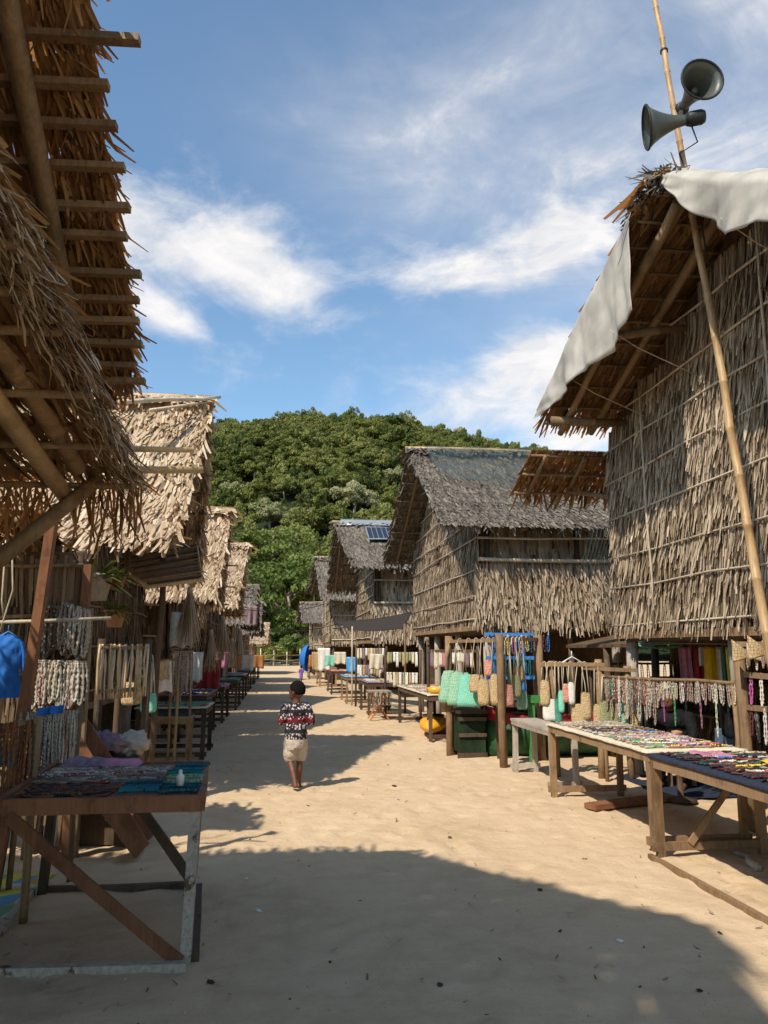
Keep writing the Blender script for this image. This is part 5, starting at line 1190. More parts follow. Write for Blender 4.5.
# ------------------------------------------------------------------ right side stalls
TA = table('long right table covered with pale cloth and beads, second from the front', 2.78, 3.58, 6.08, 8.48, .74, 'wood_tan', 'cloth_cream', apron=.05)
TB = table('nearest right table with dark cloth and bright bead rows', 2.74, 3.62, 3.5, 5.98, .73, 'wood_tan', 'cloth_navy', apron=.06)
mb = MB(); mb.bar((2.70, 3.4, .01), (2.70, 5.96, .01), .035, .04); mb.build('base_rail', 'wood_tan', TB)
mb = MB(); mb.bar((3.5, 5.9, .7), (3.0, 5.92, .10), .02, .05); mb.build('brace', 'wood_tan', TB)
for k, (y0, y1, mt, lab) in enumerate(((6.15, 6.7, 'beads_bright', 'bright strand at the near end of the pale cloth table'), (6.75, 7.3, 'beads_pale', 'pale strand in the middle of the pale cloth table'), (7.3, 7.8, 'beads_dark', 'dark strand past the middle of the pale cloth table'), (7.85, 8.4, 'beads_pale', 'pale strand at the far end of the pale cloth table'))):
    bracelets(2.86, 3.5, y0, y1, .752, 4, 5, 's', mt, lab, lab + ' group')
for k, (x0, x1, mt, lab) in enumerate(((2.80, 2.98, 'beads_dark', 'dark strand along the front edge of the nearest right table'), (2.98, 3.18, 'beads_bright', 'bright strand in the second row of the nearest right table'), (3.2, 3.36, 'beads_dark', 'black strand in the third row of the nearest right table'), (3.38, 3.58, 'beads_pale', 'cream strand along the back of the nearest right table'))):
    bracelets(x0, x1, 3.6, 5.9, .742, 2, 11, 's', mt, lab, lab + ' group', rz=.2)
for (x, y, mt, lab) in ((3.1, 5.75, 'cloth_pink', 'pink cloth lying on the far end of the nearest right table'), (3.35, 5.2, 'cloth_yellow', 'yellow cloth on the nearest right table'), (3.3, 4.6, 'cloth_blue', 'blue cloth on the nearest right table')):
    mb = MB(); mb.grid(lambda u, v: (x - .12 + .24 * u, y - .16 + .32 * v, .758 + .012 * math.sin(u * 8 + v * 5) * math.sin(v * 7)), 10, 10); mb.top('small_cloth', mt, lab, 'cloth')
GB = table('narrow grey plank bench beyond the pale cloth table', 2.86, 3.2, 8.66, 10.2, .66, 'wood_grey', apron=.04)
# plank and stick on the sand
p = G(590, 810); p2 = G(628, 801)
mb = MB(); mb.bar(p + np.array([0, 0, .03]), p2 + np.array([.45, 0, .03]), .16, .05); mb.top('plank', 'wood_red', 'reddish plank lying on the sand under the pale cloth table', 'plank')
mb = MB(); mb.tube(bend(G(733, 852) + np.array([0, 0, .02]), G(758, 872) + np.array([0, 0, .025]), 5, .01), [.018, .02, .018, .024, .03], 7); mb.top('stick', 'wood_grey', 'short thick stick on the sand by the nearest right table', 'stick')

# bag rack with the free standing post
P1 = np.array([2.86, 10.56, 0]); z_ = 1.66
BR = rack('wooden post rack with green and straw bags, right of the street', [((2.86, 10.56, -.1), (2.84, 10.56, 1.72)), ((2.42, 11.9, -.1), (2.42, 11.9, 1.72)), ((3.55, 11.1, -.1), (3.55, 11.1, 1.72))], [((2.84, 10.52, 1.64), (2.40, 11.95, 1.64)), ((2.80, 10.62, 1.66), (3.60, 11.12, 1.66))], r=.055)
def on(a, b, f, dz=.0): return np.array(a) * (1 - f) + np.array(b) * f + np.array([0, 0, dz])
b0, b1, b2 = np.array([2.40, 11.95, 1.675]), np.array([2.84, 10.52, 1.675]), np.array([3.60, 11.12, 1.695])
for k, (px, L, w, h, mt, lab) in enumerate(((449, .46, .34, .46, 'weave_green', 'mint green flared woven bag at the left end of the bag rack'), (459, .48, .34, .46, 'weave_green', 'mint green woven bag second from left on the bag rack'), (470, .50, .32, .44, 'weave_mint', 'deep mint woven bag third from left on the bag rack'))):
    p = PY(px, 644, 11.75 - .3 * k); bag((on(b0, b1, .10 + .17 * k)), L, w, h, mt, lab, dep=.14, taper=.66, flare=.2, rz=-.3, handle_mat='weave_straw')
for k, (f, L, w, h, mt, lab) in enumerate(((.58, .5, .22, .24, 'weave_straw', 'square straw bag hanging left of the free standing post'), (.70, .56, .17, .34, 'weave_straw', 'long straw bag hanging left of the free standing post'), (.80, .30, .12, .2, 'weave_red', 'small red woven bag high on the bag rack'), (.90, .48, .14, .4, 'weave_straw', 'tall straw bag next to the free standing post'))):
    bag(on(b0, b1, f), L, w, h, mt, lab, dep=.09, rz=-.4)
for k, (f, L, w, h, mt, lab) in enumerate(((.16, .62, .15, .28, 'weave_red', 'red woven bag right of the free standing post'), (.30, .50, .22, .30, 'weave_olive', 'olive woven bag right of the free standing post'), (.40, .38, .16, .2, 'weave_straw', 'small straw bag high right of the free standing post'), (.48, .70, .16, .26, 'weave_green', 'green woven bag low right of the free standing post'))):
    bag(on(b1, b2, f), L, w, h, mt, lab, dep=.09, rz=.2)
# blue frame on a blue topped table, boat below
table('blue topped table beside the free standing post', 2.95, 3.75, 11.25, 12.1, .82, 'wood_dark', base=False, leg=.04)
mb = MB(); mb.box((2.93, 11.23, .822), (3.77, 12.12, .838)); mb.top('blue_board', 'paint_blue', 'flat blue board lying on the table under the blue frame', 'board')
T = thing('necklace_stand', 'blue painted wooden frame standing on the blue topped table', 'frame', (3.35, 11.5, .84))
xa, xb2 = PY(493, 650, 11.6)[0], PY(523, 650, 11.6)[0]
for x in (xa, xb2):
    mb = MB(); mb.bar((x, 11.6, .842), (x, 11.6, 1.76), .06, .05); mb.build('upright', 'paint_blue', T)
for z in (1.74, 1.40, 1.12):
    mb = MB(); mb.bar((xa - .12, 11.565, z), (xb2 + .15, 11.565, z), .03, .05); mb.build('crossbar', 'paint_blue', T)
necklaces((xa - .1, 11.53, 1.72), (xb2 + .4, 11.53, 1.72), 14, 'short', 'beads_bright', 'thin colourful necklace on the blue frame', 'necklaces on the blue frame', 1.0)
necklaces((xa - .05, 11.53, 1.39), (xb2 + .1, 11.53, 1.39), 10, 'short', 'beads_teal', 'dark teal necklace on the lower bar of the blue frame', 'teal necklaces on the blue frame', .9)
def boat(c, L, W, H, rz, label, group=None):
    T = thing('wooden_boat', label, 'boat', c, group, rz); n = 16
    def hull(u, v):      # u along, v -1..1 across
        x = (u - .5) * L; b = W / 2 * max(.02, (1 - abs(2 * u - 1) ** 2.6)); a = v * PI / 2
        sh = H * (1 + .35 * abs(2 * u - 1) ** 2.5)
        return (x, b * math.sin(a), sh * (1 - math.cos(a) ** .8) if abs(v) < 1 else sh)
    for (v0, v1, mt, nm) in ((-.88, .88, 'paint_green', 'hull'), (-1, -.88, 'paint_red', 'gunwale'), (.88, 1, 'paint_red', 'gunwale')):
        mb = MB(); mb.grid(lambda u, v: hull(u, v0 + (v1 - v0) * v), n, 8); me = mb.mesh(nm); o = link(nm, me, mt, T); md = o.modifiers.new('solid', 'SOLIDIFY'); md.thickness = .025
    for u in (.3, .5, .7):
        p = hull(u, .9); mb = MB(); mb.box((p[0] - .09, -p[1] * .97, H * .72), (p[0] + .09, p[1] * .97, H * .72 + .03)); link('seat', mb.mesh('seat'), 'paint_green', T)
    return T
boat((4.15, 11.75, .02), 2.5, .95, .52, .12, 'green boat hull with a red gunwale under the bag rack')
T = thing('storage_chest', 'dark green chest standing under the bag rack', 'chest', (2.75, 12.2, 0))
mb = MB(); mb.box((2.48, 11.5, .08), (2.86, 12.3, .62)); mb.build('body', 'paint_moss', T)
for z in (.3, .52):
    mb = MB(); mb.box((2.47, 11.47, z), (2.87, 11.5, z + .05)); mb.build('board', 'wood_dark', T)
mb = MB(); mb.box((2.45, 11.46, .622), (2.89, 12.33, .66)); mb.build('lid', 'wood_dark', T)
mb = MB(); mb.box((2.46, 11.5, 0), (2.88, 11.56, .08)); mb.box((2.46, 12.2, 0), (2.88, 12.26, .08)); mb.build('foot', 'wood_dark', T)
# lime board
mb = MB(); p = PY(536, 700, 10.9); mb.box((p[0] - .1, 10.9, 0), (p[0] - .02, 10.96, .80)); mb.box((p[0] - .14, 10.88, .8), (p[0] + .3, 10.97, .9)); mb.top('green_stand', 'paint_lime', 'bright green painted stand right of the bag rack', 'stand')

# second bag rack
RB = rack('brown beam rack with white and straw bags beside the plank bench', [((3.30, 9.75, -.1), (3.28, 9.75, 1.38)), ((3.78, 9.55, -.1), (3.80, 9.55, 1.40)), ((4.12, 9.45, -.1), (4.12, 9.45, 1.32))], [((3.12, 9.76, 1.335), (3.86, 9.50, 1.335)), ((3.62, 9.60, 1.30), (4.2, 9.38, 1.27))], r=.045)
c0, c1 = np.array([3.14, 9.74, 1.365]), np.array([3.86, 9.49, 1.365])
for k, (f, L, w, h, mt, lab) in enumerate(((.05, .22, .13, .30, 'weave_straw', 'brown oval woven bag at the left end of the second rack'), (.13, .44, .20, .26, 'weave_white', 'white rounded bag at the left of the second rack'), (.30, .34, .08, .26, 'weave_mint', 'slim mint bottle bag on the second rack'), (.38, .26, .10, .22, 'weave_red', 'red and cream bag on the second rack'), (.46, .24, .09, .26, 'weave_white', 'slim cream bag in the middle of the second rack'),
                                       (.60, .50, .24, .26, 'weave_straw', 'square straw bag low on the second rack'), (.68, .36, .13, .32, 'weave_straw', 'paddle shaped straw bag on the second rack'), (.24, .45, .10, .3, 'cloth_green', 'dark green bag hanging low on the second rack'), (.86, .5, .12, .34, 'weave_straw', 'tall straw bag right of the square straw bag'))):
    bag(on(c0, c1, f), L, w, h, mt, lab, dep=.08, rz=-.35 + RNG.normal(0, .15))
for (px, y, L, w, h, mt, lab) in ((603, 9.3, .28, .14, .3, 'weave_olive', 'olive bag at the left of the necklace row'), (613, 9.25, .28, .13, .3, 'weave_olive', 'second olive bag at the left of the necklace row'), (621, 9.2, .3, .13, .3, 'weave_green', 'green patterned bag in the necklace row'), (633, 9.0, .38, .13, .2, 'weave_straw', 'round straw tag bag hanging below the necklace row')):
    p = PY(px, 683, y); bag((p[0], y - .03, 1.20), L, w, h, mt, lab, dep=.06)
a, b = PY(604, 682, 9.3), PY(735, 684, 7.2); a[2] = b[2] = 1.20
rail(a, b, 'long necklace rail behind the pale cloth table', r=.02, mat='wood_tan')
mid_ = on(a, b, .45)
necklaces(a, mid_, 30, 'short', 'beads_earth', 'chunky mixed necklace on the left half of the long right rail', 'mixed necklaces on the long right rail', 1.05)
necklaces(a, mid_, 12, 'long', 'beads_pale', 'long pale necklace on the left half of the long right rail', 'pale necklaces on the long right rail', 1.0)
necklaces(mid_, b, 24, 'short', 'beads_pale', 'pale short necklace on the right half of the long right rail', 'short necklaces on the right half of the long rail', .8)
necklaces(mid_, b, 6, 'thin', 'beads_bright', 'thin bright necklace on the right half of the long right rail', 'thin necklaces on the right half of the long rail', .8)
# post and bead board at the right edge
px_ = PY(742, 700, 6.7)
T = rack('thick square post with bead board at the right edge', [((px_[0], 6.7, -.1), (px_[0], 6.7, 1.46)), ((4.05, 5.2, -.1), (4.05, 5.2, 1.6))], [((px_[0] + .02, 6.72, 1.30), (4.05, 5.2, 1.30)), ((px_[0] + .02, 6.72, 1.02), (4.05, 5.2, 1.02)), ((px_[0] + .02, 6.72, 1.56), (4.05, 5.2, 1.56))], r=.05)
q0, q1 = np.array([px_[0] + .02, 6.66, 1.02]), np.array([4.02, 5.2, 1.02])
necklaces(q0, q1, 18, 'short', 'beads_dark', 'dark necklace on the low board at the right edge', 'dark necklaces at the right edge', 1.05)
necklaces(q0 + (0, -.02, 0), q1, 9, 'short', 'beads_pale', 'pale necklace on the low board at the right edge', 'pale necklaces at the right edge', 1.0)
necklaces(q0 + (0, 0, .54), q1 + (0, 0, .54), 14, 'short', 'beads_pale', 'pale necklace on the top bar at the right edge', 'pale necklaces on the top bar at the right edge', .8)
necklaces(q0 + (0, 0, .28), q1 + (0, 0, .28), 9, 'short', 'beads_bright', 'bright necklace on the middle bar at the right edge', 'bright necklaces at the right edge', 1.0)
for k, (px, py, y) in enumerate(((748, 655, 6.5), (765, 652, 6.0))):
    p = PY(px, py, y); T = thing('woven_fan', ['cream butterfly shaped woven fan on the post at the right edge', 'second cream butterfly fan cut by the right frame edge'][k], 'fan', tuple(p), rz=-.3)
    for s in (-1, 1):
        mb = MB(); mb.grid(lambda u, v: (s * .13 * u, -.01 - .03 * math.sin(u * 2.5), (-.09 + .17 * v) * (.25 + .9 * u) + .04 * u), 8, 8); o = link('wing', mb.mesh('wing'), 'weave_straw', T); md = o.modifiers.new('solid', 'SOLIDIFY'); md.thickness = .006
    mb = MB(); mb.tube([(0, -.02, -.09), (0, -.02, .1)], .012, 6); link('spine', mb.mesh('spine'), 'bamboo_pale', T)
for k, (z, f, mt, lab) in enumerate(((1.28, .25, 'cloth_yellow', 'yellow cloth on the middle bar at the right edge'), (1.28, .5, 'cloth_orange', 'orange cloth on the middle bar at the right edge'), (1.28, .75, 'cloth_yellow', 'second yellow cloth at the right edge'))):
    p = on(q0, q1, f); sheet((p[0], p[1] + .02, z), (p[0] + .02, p[1] - .2, z), .22, mt, lab, 'cloth', 'hanging_cloth', .012, 2)
# clothes line under the big hut
ln0, ln1 = PY(678, 646, 9.3), PY(745, 645, 8.7)
mb = MB(); mb.tube(bend(ln0 - np.array([.3, 0, -.02]), ln1 + np.array([.3, 0, .02]), 5, .004), .006, 5); mb.top('clothes_line', 'rope', 'thin clothes line under the floor of the big right hut', 'line')
for k, (px, mt, w, h, lab) in enumerate(((684, 'cloth_pink', .14, .4, 'magenta cloth at the left end of the clothes line'), (698, 'cloth_red', .14, .36, 'red shirt cloth on the clothes line'), (703, 'cloth_white', .12, .22, 'small white cloth on the clothes line'), (712, 'cloth_yellow', .22, .46, 'yellow shirt cloth on the clothes line'), (720, 'cloth_white', .10, .40, 'white cloth next to the yellow one on the clothes line'), (726, 'cloth_green', .10, .46, 'grey green cloth on the clothes line'), (731, 'cloth_lime', .14, .42, 'lime yellow cloth at the right end of the clothes line'))):
    p = PY(px, 647, 9.2 - .07 * k); sheet(p - np.array([w / 2, 0, 0]), p + np.array([w / 2, -.03, 0]), h, mt, lab, 'cloth', 'hanging_cloth', .02, 2)
for (px, py, y, w, h, mt, lab) in ((727, 688, 8.2, .22, .5, 'black_cloth', 'black garment hanging behind the thick square post'), (725, 728, 8.3, .24, .32, 'denim', 'blue grey jeans cloth below the black garment')):
    p = PY(px, py, y); sheet(p - np.array([w / 2, 0, 0]), p + np.array([w / 2, -.05, 0]), h, mt, lab, 'cloth', 'hanging_cloth', .03, 2)
p = PY(660, 640, 9.3); mb = MB(); mb.tube([PY(660 + 22 * math.cos(a_) , 645 + 3 * math.sin(a_), 9.2) for a_ in np.linspace(0, 6.28, 14)[:-1]], .012, 6, closed=True); mb.top('hoop', 'plastic_green', 'green round hoop hanging on the thick hut post', 'hoop')
# white coat hanger over the second rack
hp = PY(572, 664, 9.9); mb = MB(); mb.tube([hp + np.array([-.22, 0, -.03]), hp + np.array([0, 0, .09]), hp + np.array([.24, 0, -.04])], .008, 5); mb.tube([hp + np.array([0, 0, .09]), hp + np.array([0, 0, .16])], .006, 5); mb.top('coat_hanger', 'pvc_white', 'white coat hanger above the second bag rack', 'hanger')
# glass jar
jp = PY(677, 738, 8.0); T = thing('glass_jar', 'small glass jar with a clay lid in front of the person in black', 'jar', (3.95, 8.05, .0)); jx = PY(677, 735, 8.05)
T.location = (jx[0], 8.05, 0)
mb = MB(); mb.lathe([(0, 0), (.16, 0), (.16, .03), (.03, .05), (.03, .38), (.12, .40), (.12, .42), (0, .42)], (0, 0, 0), n=14); link('stand', mb.mesh('stand'), 'wood_dark', T)
mb = MB(); mb.lathe([(0, .42), (.06, .42), (.085, .48), (.085, .58), (.055, .64), (.05, .66), (0, .66)], (0, 0, 0), n=16); link('jar', mb.mesh('jar'), 'jar_glass', T)
mb = MB(); mb.lathe([(0, .66), (.055, .66), (.055, .69), (0, .70)], (0, 0, 0), n=14); link('lid', mb.mesh('lid'), 'clay', T)

# middle right tables and racks
table('long middle table with beads and a yellow basket, right side', 2.42, 3.25, 13.65, 17.4, .77, 'wood_dark', 'cloth_cream')
far_strands(2.5, 3.2, 13.8, 17.3, .785, 4, 16, 'l', 'beads_pale')
mb = MB(); p = PY(437, 688, 13.9); mb.lathe([(0, 0), (.14, 0), (.17, .09), (.16, .09), (.13, .02)], (p[0], 13.95, .79), n=14); mb.top('basket', 'plastic_yellow', 'small yellow basket on the long middle table', 'basket')
T = thing('kayak', 'yellow kayak bow poking out under the long middle table', 'kayak', (2.75, 15.0, 0), rz=1.35)
mb = MB(); mb.grid(lambda u, v: ((u - .5) * 2.6, .26 * max(.03, (1 - abs(2 * u - 1) ** 2.2)) * math.cos(v * 6.283), .06 + .22 * max(.06, (1 - abs(2 * u - 1) ** 3)) * (1 + math.sin(v * 6.283)) * .6 + .12 * abs(2 * u - 1) ** 3), 18, 16); link('hull', mb.mesh('hull'), 'plastic_yellow', T)
mb = MB(); mb.lathe([(.2, 0), (.2, .03), (.16, .03)], (0, 0, .318), n=16); link('cockpit_rim', mb.mesh('cockpit_rim'), 'horn_rim', T)
def blanket_rack(x0, y0, x1, y1, zs, label, cols, group):
    rack(label, [((x0, y0, -.1), (x0, y0, max(zs) + .08)), ((x1, y1, -.1), (x1, y1, max(zs) + .08))], [((x0, y0, z), (x1, y1, z)) for z in zs], mat='wood_dark', r=.03)
    k = 0
    for z in zs:
        for f in np.arange(.03, .93, .09):
            c = random.choice(cols); a = np.array([x0, y0 - .035, z + .024]); b = np.array([x1, y1 - .035, z + .024])
            sheet(a * (1 - f) + b * f, a * (1 - f - .075) + b * (f + .075), RNG.uniform(.2, .34), c, 'folded pale cloth on the ' + label, 'cloth', 'hung_cloth', .012, 1, group, (5, 5)); k += 1
blanket_rack(2.55, 14.4, 3.25, 13.5, (1.50,), 'cloth rack behind the mint bags', ['cloth_white', 'cloth_white', 'cloth_pink', 'cloth_cream', 'weave_olive', 'cloth_mauve'], 'cloths on the rack behind the mint bags')
blanket_rack(2.30, 18.6, 3.0, 17.9, (1.45, 1.0), 'cloth rack at the far end of the long middle table', ['cloth_white', 'cloth_cream', 'cloth_cream', 'weave_olive', 'weave_straw'], 'cloths on the rack past the long table')
blanket_rack(1.95, 22.4, 2.7, 21.6, (1.55, 1.1), 'cloth rack under the dark awning', ['cloth_white', 'cloth_cream', 'weave_straw', 'weave_olive', 'cloth_mauve'], 'cloths on the rack under the awning')
T = thing('orange_stand', 'folding stand with orange legs beside the middle tables', 'stand', (2.1, 18.2, 0))
for s in (-1, 1):
    for y in (18.0, 18.5):
        mb = MB(); mb.bar((2.1 - s * .22, y, -.02), (2.1 + s * .2, y, .62), .035, .03); mb.build('leg', 'cloth_orange', T)
mb = MB(); mb.box((1.85, 17.9, .60), (2.35, 18.6, .63)); mb.build('shelf', 'wood_grey', T)
necklaces((1.88, 17.88, .60), (2.34, 17.88, .60), 12, 'short', 'beads_earth', 'brown necklace hanging from the orange legged stand', 'necklaces on the orange legged stand', 1.2)
rt_ = [(1.95, 2.75, 19.2, 21.2, .77, 'cloth_mauve', 'middle distance right table with mauve cloth'), (1.75, 2.55, 23.5, 25.6, .77, 'cloth_sky', 'right table with pale blue cloth under the dark awning'), (1.6, 2.4, 28.5, 31.0, .8, 'cloth_red', 'far right table with red cloth'), (1.45, 2.2, 34.5, 37.5, .8, None, 'bare far right table before the blue sunshade'), (1.3, 2.0, 44, 47, .8, None, 'last bare table on the right side')]
for k, (x0, x1, y0, y1, h, c, lab) in enumerate(rt_):
    table(lab, x0, x1, y0, y1, h, 'wood_tan' if k % 2 else 'wood_dark', c)
    if k < 3: far_strands(x0 + .05, x1 - .05, y0 + .05, y1 - .05, h + .012, 2, 12, 'xl', 'beads_pale')
for (px, py, y, w, h, mt, lab) in ((330, 655, 30, .4, .4, 'weave_mint', 'mint bag hanging on the far right row'), (318, 652, 36, .5, .8, 'weave_straw', 'straw mat hanging on the far right row'), (324, 648, 33, .5, .9, 'cloth_white', 'white cloth on the far right row'), (340, 652, 27.5, .4, .4, 'cloth_cream', 'cream cloth before the dark awning'), (313, 655, 40, .4, .6, 'cloth_orange', 'orange cloth far along the right row'), (352, 657, 24.8, .35, .45, 'cloth_sky', 'pale blue cloth under the dark awning'), (376, 654, 21.4, .35, .4, 'cloth_cream', 'cream cloth under the dark awning')):
    p = PY(px, py, y); sheet(p - np.array([w / 2, 0, 0]), p + np.array([w / 2, -.1, 0]), h, mt, lab, 'cloth', 'hanging_cloth', .03, 2)
# dark awning
q = [PY(332, 621, 25.5), PY(412, 612, 21.5), PY(404, 628, 20.0), PY(352, 630, 23.0)]
mb = MB(); mb.grid(lambda u, v: (q[0] * (1 - u) + q[1] * u) * (1 - v) + (q[3] * (1 - u) + q[2] * u) * v - np.array([0, 0, .07 * math.sin(PI * u) * (1 - .3 * v)]), 16, 6); o = mb.top('awning', 'shade_net', 'dark sagging shade cloth stretched over the right stalls', 'awning', solid=.01)
T = thing('awning_pole', 'thin pale pole holding the dark awning', 'pole', (q[3][0], 22.9, 0)); mb = MB(); mb.tube(bend((q[3][0], 22.9, -.1), (q[3][0], 22.9, q[3][2] + .1), 4, .01), .025, 6); mb.build('pole', 'bamboo_pale', T)
T = thing('awning_pole', 'second pole holding the dark awning by the hut wall', 'pole', (q[2][0], 19.9, 0)); mb = MB(); mb.tube(bend((q[2][0], 19.9, -.1), (q[2][0], 19.9, q[2][2] + .1), 4, .01), .03, 6); mb.build('pole', 'bamboo_dark', T)
# blue sunshade lying on its side
bp = PY(307, 656, 58); T = thing('sunshade', 'blue domed sunshade tilted on its side at the right of the street', 'umbrella', (bp[0], 58, 0))
mb = MB(); ax = np.array([-.9, .25, .1]); mb.lathe([(.0, .5), (.36, .46), (.7, .3), (.95, .02), (1.0, -.1)], (bp[0], 58, 1.05), ax, n=16); mb.build('canopy', 'cloth_blue', T, solid=.01)
mb = MB(); axn = ax / np.linalg.norm(ax); cp = np.array([bp[0], 58, 1.05]); mb.tube([cp + axn * .4, cp - axn * 1.0], .02, 6); mb.build('pole', 'pvc_white', T)
# solar panel and ridge sheet on hut 3
T = thing('solar_panel', 'solar panel on the roof of the hut behind the netted hut', 'solar panel', (0, 0, 0)); 
def onroof(hz, x, y, dz): return np.array([x, y, float(hz(y)) + dz])
xs = PY(367, 535, 27.6)[0]; xe = PY(392, 535, 27.6)[0]
c = [onroof(z3, xs, 28.1, .09), onroof(z3, xe, 28.1, .09), onroof(z3, xe, 27.0, .09), onroof(z3, xs, 27.0, .09)]
T.location = c[3]
mb = MB(); slab(mb, c, (0, -.4, .9), .04); mb.build('panel', 'solar', T)
mb = MB()
for i in range(4): mb.bar(c[i] + np.array([0, -.02, .04]), c[(i + 1) % 4] + np.array([0, -.01, .02]), .03, .04)
mb.build('frame', 'zinc', T)
mb = MB()
for i in range(1, 5): f = i / 5; mb.bar(c[0] * (1 - f) + c[1] * f + np.array([0, -.02, .043]), c[3] * (1 - f) + c[2] * f + np.array([0, -.02, .043]), .015, .01)
mb.build('grid_line', 'zinc', T)
mb = MB()
for p_ in c: mb.bar(p_ + np.array([0, 0, .03]), p_ - np.array([0, 0, .12]), .03, .03)
mb.build('bracket', 'zinc', T)
rp = PY(335, 523, 28.8)
mb = MB(); mb.grid(lambda u, v: (rp[0] + .2 + 5 * u, rp[1] - .35 + .7 * v, rp[2] + .14 - .25 * abs(2 * v - 1)), 10, 8); mb.build('ridge_sheet', 'zinc', H3, solid=.01)
# fishing net over hut 2
def net(P, nu, nv, label, th=.0045):
    mb = MB(); mb.grid(P, nu, nv); o = mb.top('fishing_net', 'net_blue', label, 'net'); md = o.modifiers.new('wire', 'WIREFRAME'); md.thickness = th; md.use_replace = True; md.use_even_offset = False
    return o
def Pn(u, v):
    y = 16.6 - 2.3 * v * (.7 + .3 * math.sin(u * 5)); return (2.9 + 4.4 * u, y, float(z2(y)) + .15 + .03 * math.sin(u * 31) * math.sin(v * 17))
net(Pn, 84, 56, 'blue green fishing net spread on the grey roof of the right hut')
def Pd(u, v):
    x = 5.1 - .25 * v + 1.4 * u * (1 - .35 * v); return (x, 12.86 - .10 * math.sin(u * 9 + 2 * v) - .1 * v, 3.66 - (1.25 * v) * (.55 + .45 * math.sin(PI * u)) - .25 * math.sin(PI * u))
net(Pd, 26, 24, 'blue fishing net hanging from the eave of the right hut')

# bamboo pole with two loudspeakers
pa = PX(768, 640, 3.72); pb = PX(655, 0, 3.72); dd = (pb - pa) / np.linalg.norm(pb - pa)
base = pa - dd * (pa[2] / dd[2]); tip = pb + dd * 1.2
T = thing('bamboo_pole', 'long leaning bamboo pole rising past the big hut gable', 'pole', (base[0], base[1], 0))
mb = MB(); bamboo(mb, base - dd * .1, tip, .042, .55, .42, 10, .006); mb.build('pole', 'bamboo', T)
for f in (.62, .70, .80): 
    c = base + (tip - base) * f; mb = MB(); mb.tube([c - dd * .012, c + dd * .012], .041, 8); mb.build('tie', 'horn_rim', T)
def horn(mouth, throat, R, label):
    R *= .92
    mouth = np.array(mouth); throat = np.array(throat); ax = mouth - throat; L = np.linalg.norm(ax); ax /= L
    T = thing('loudspeaker', label, 'loudspeaker', tuple(throat))
    pr_ = [(.045, 0), (.05, .08 * L), (.06, .25 * L), (.085, .45 * L), (.12, .65 * L), (.165, .85 * L), (R, L)]
    pr_ = [(r_ * (R / .215) if i else r_, h) for i, (r_, h) in enumerate(pr_)]; pr_[-1] = (R, L)
    mb = MB(); mb.lathe(pr_, throat, ax, 28); mb.build('bell', 'horn_grey', T, solid=.008)
    mb = MB(); k = 28; a_ = np.cross(ax, [0, 0, 1.0]); a_ /= np.linalg.norm(a_); b_ = np.cross(ax, a_)
    mb.tube([throat + ax * L + (a_ * math.cos(2 * PI * i / k) + b_ * math.sin(2 * PI * i / k)) * R for i in range(k)], .011, 6, closed=True); mb.build('rim', 'horn_rim', T)
    mb = MB(); mb.lathe([(0, .62 * L), (.03, .62 * L), (.036, .5 * L), (.036, .15 * L), (.0, .12 * L)], throat, ax, 14); mb.build('reflector', 'horn_grey', T)
    mb = MB(); mb.lathe([(0, -.17), (.055, -.17), (.07, -.14), (.07, -.04), (.055, 0), (.0, .0)], throat, ax, 18); mb.build('driver', 'horn_rim', T)
    mb = MB(); mb.bar(throat + ax * .05, throat + ax * .05 + np.array([.02, .02, .12]), .03, .03); mb.build('bracket', 'horn_grey', T)
dep = lambda px, py: PX(px, py, 3.70)
t1 = PX(686, 121, 3.62); m1 = PX(655, 129, 3.40) ; 
horn(t1 + (pb - pa) * 0 + np.array([-.55, -.25, -.06]) * .86, t1, .215, 'grey horn loudspeaker on the bamboo pole facing left') if 0 else None
dv = np.array([-.97, .30, -.10]); dv /= np.linalg.norm(dv); t1 = PX(686, 120, 3.66); horn(t1 + dv * .36, t1, .215, 'grey horn loudspeaker on the bamboo pole facing left')
dv = np.array([-.06, -.95, -.05]); dv /= np.linalg.norm(dv); t2 = PX(684, 106, 3.78); horn(t2 + dv * .40, t2, .215, 'dark horn loudspeaker on the bamboo pole with its mouth turned toward the viewer')

ca = [t1 + np.array([.06, .02, -.03]), t1 + np.array([.10, 0, -.22]), base + (tip - base) * .66 + np.array([-.045, -.03, 0]), base + (tip - base) * .60 + np.array([.05, -.03, 0]), base + (tip - base) * .52 + np.array([.05, -.03, 0])]
mb = MB(); mb.tube(ca, .008, 5); mb.top('speaker_cable', 'horn_rim', 'thin black cable running from the loudspeakers down the bamboo pole', 'cable')
for (y_, dz_) in ((7.3, .95), (8.5, .6), (5.2, .4)):
    p_ = rk(y_); mb = MB(); mb.tube([p_ + np.array([-.12, 0, .16 - dz_]), p_ + np.array([.2, .05, .0 - dz_]), p_ + np.array([.85, .1, -.25 - dz_])], .006, 4); mb.build('tie_cord', 'rope', H1)
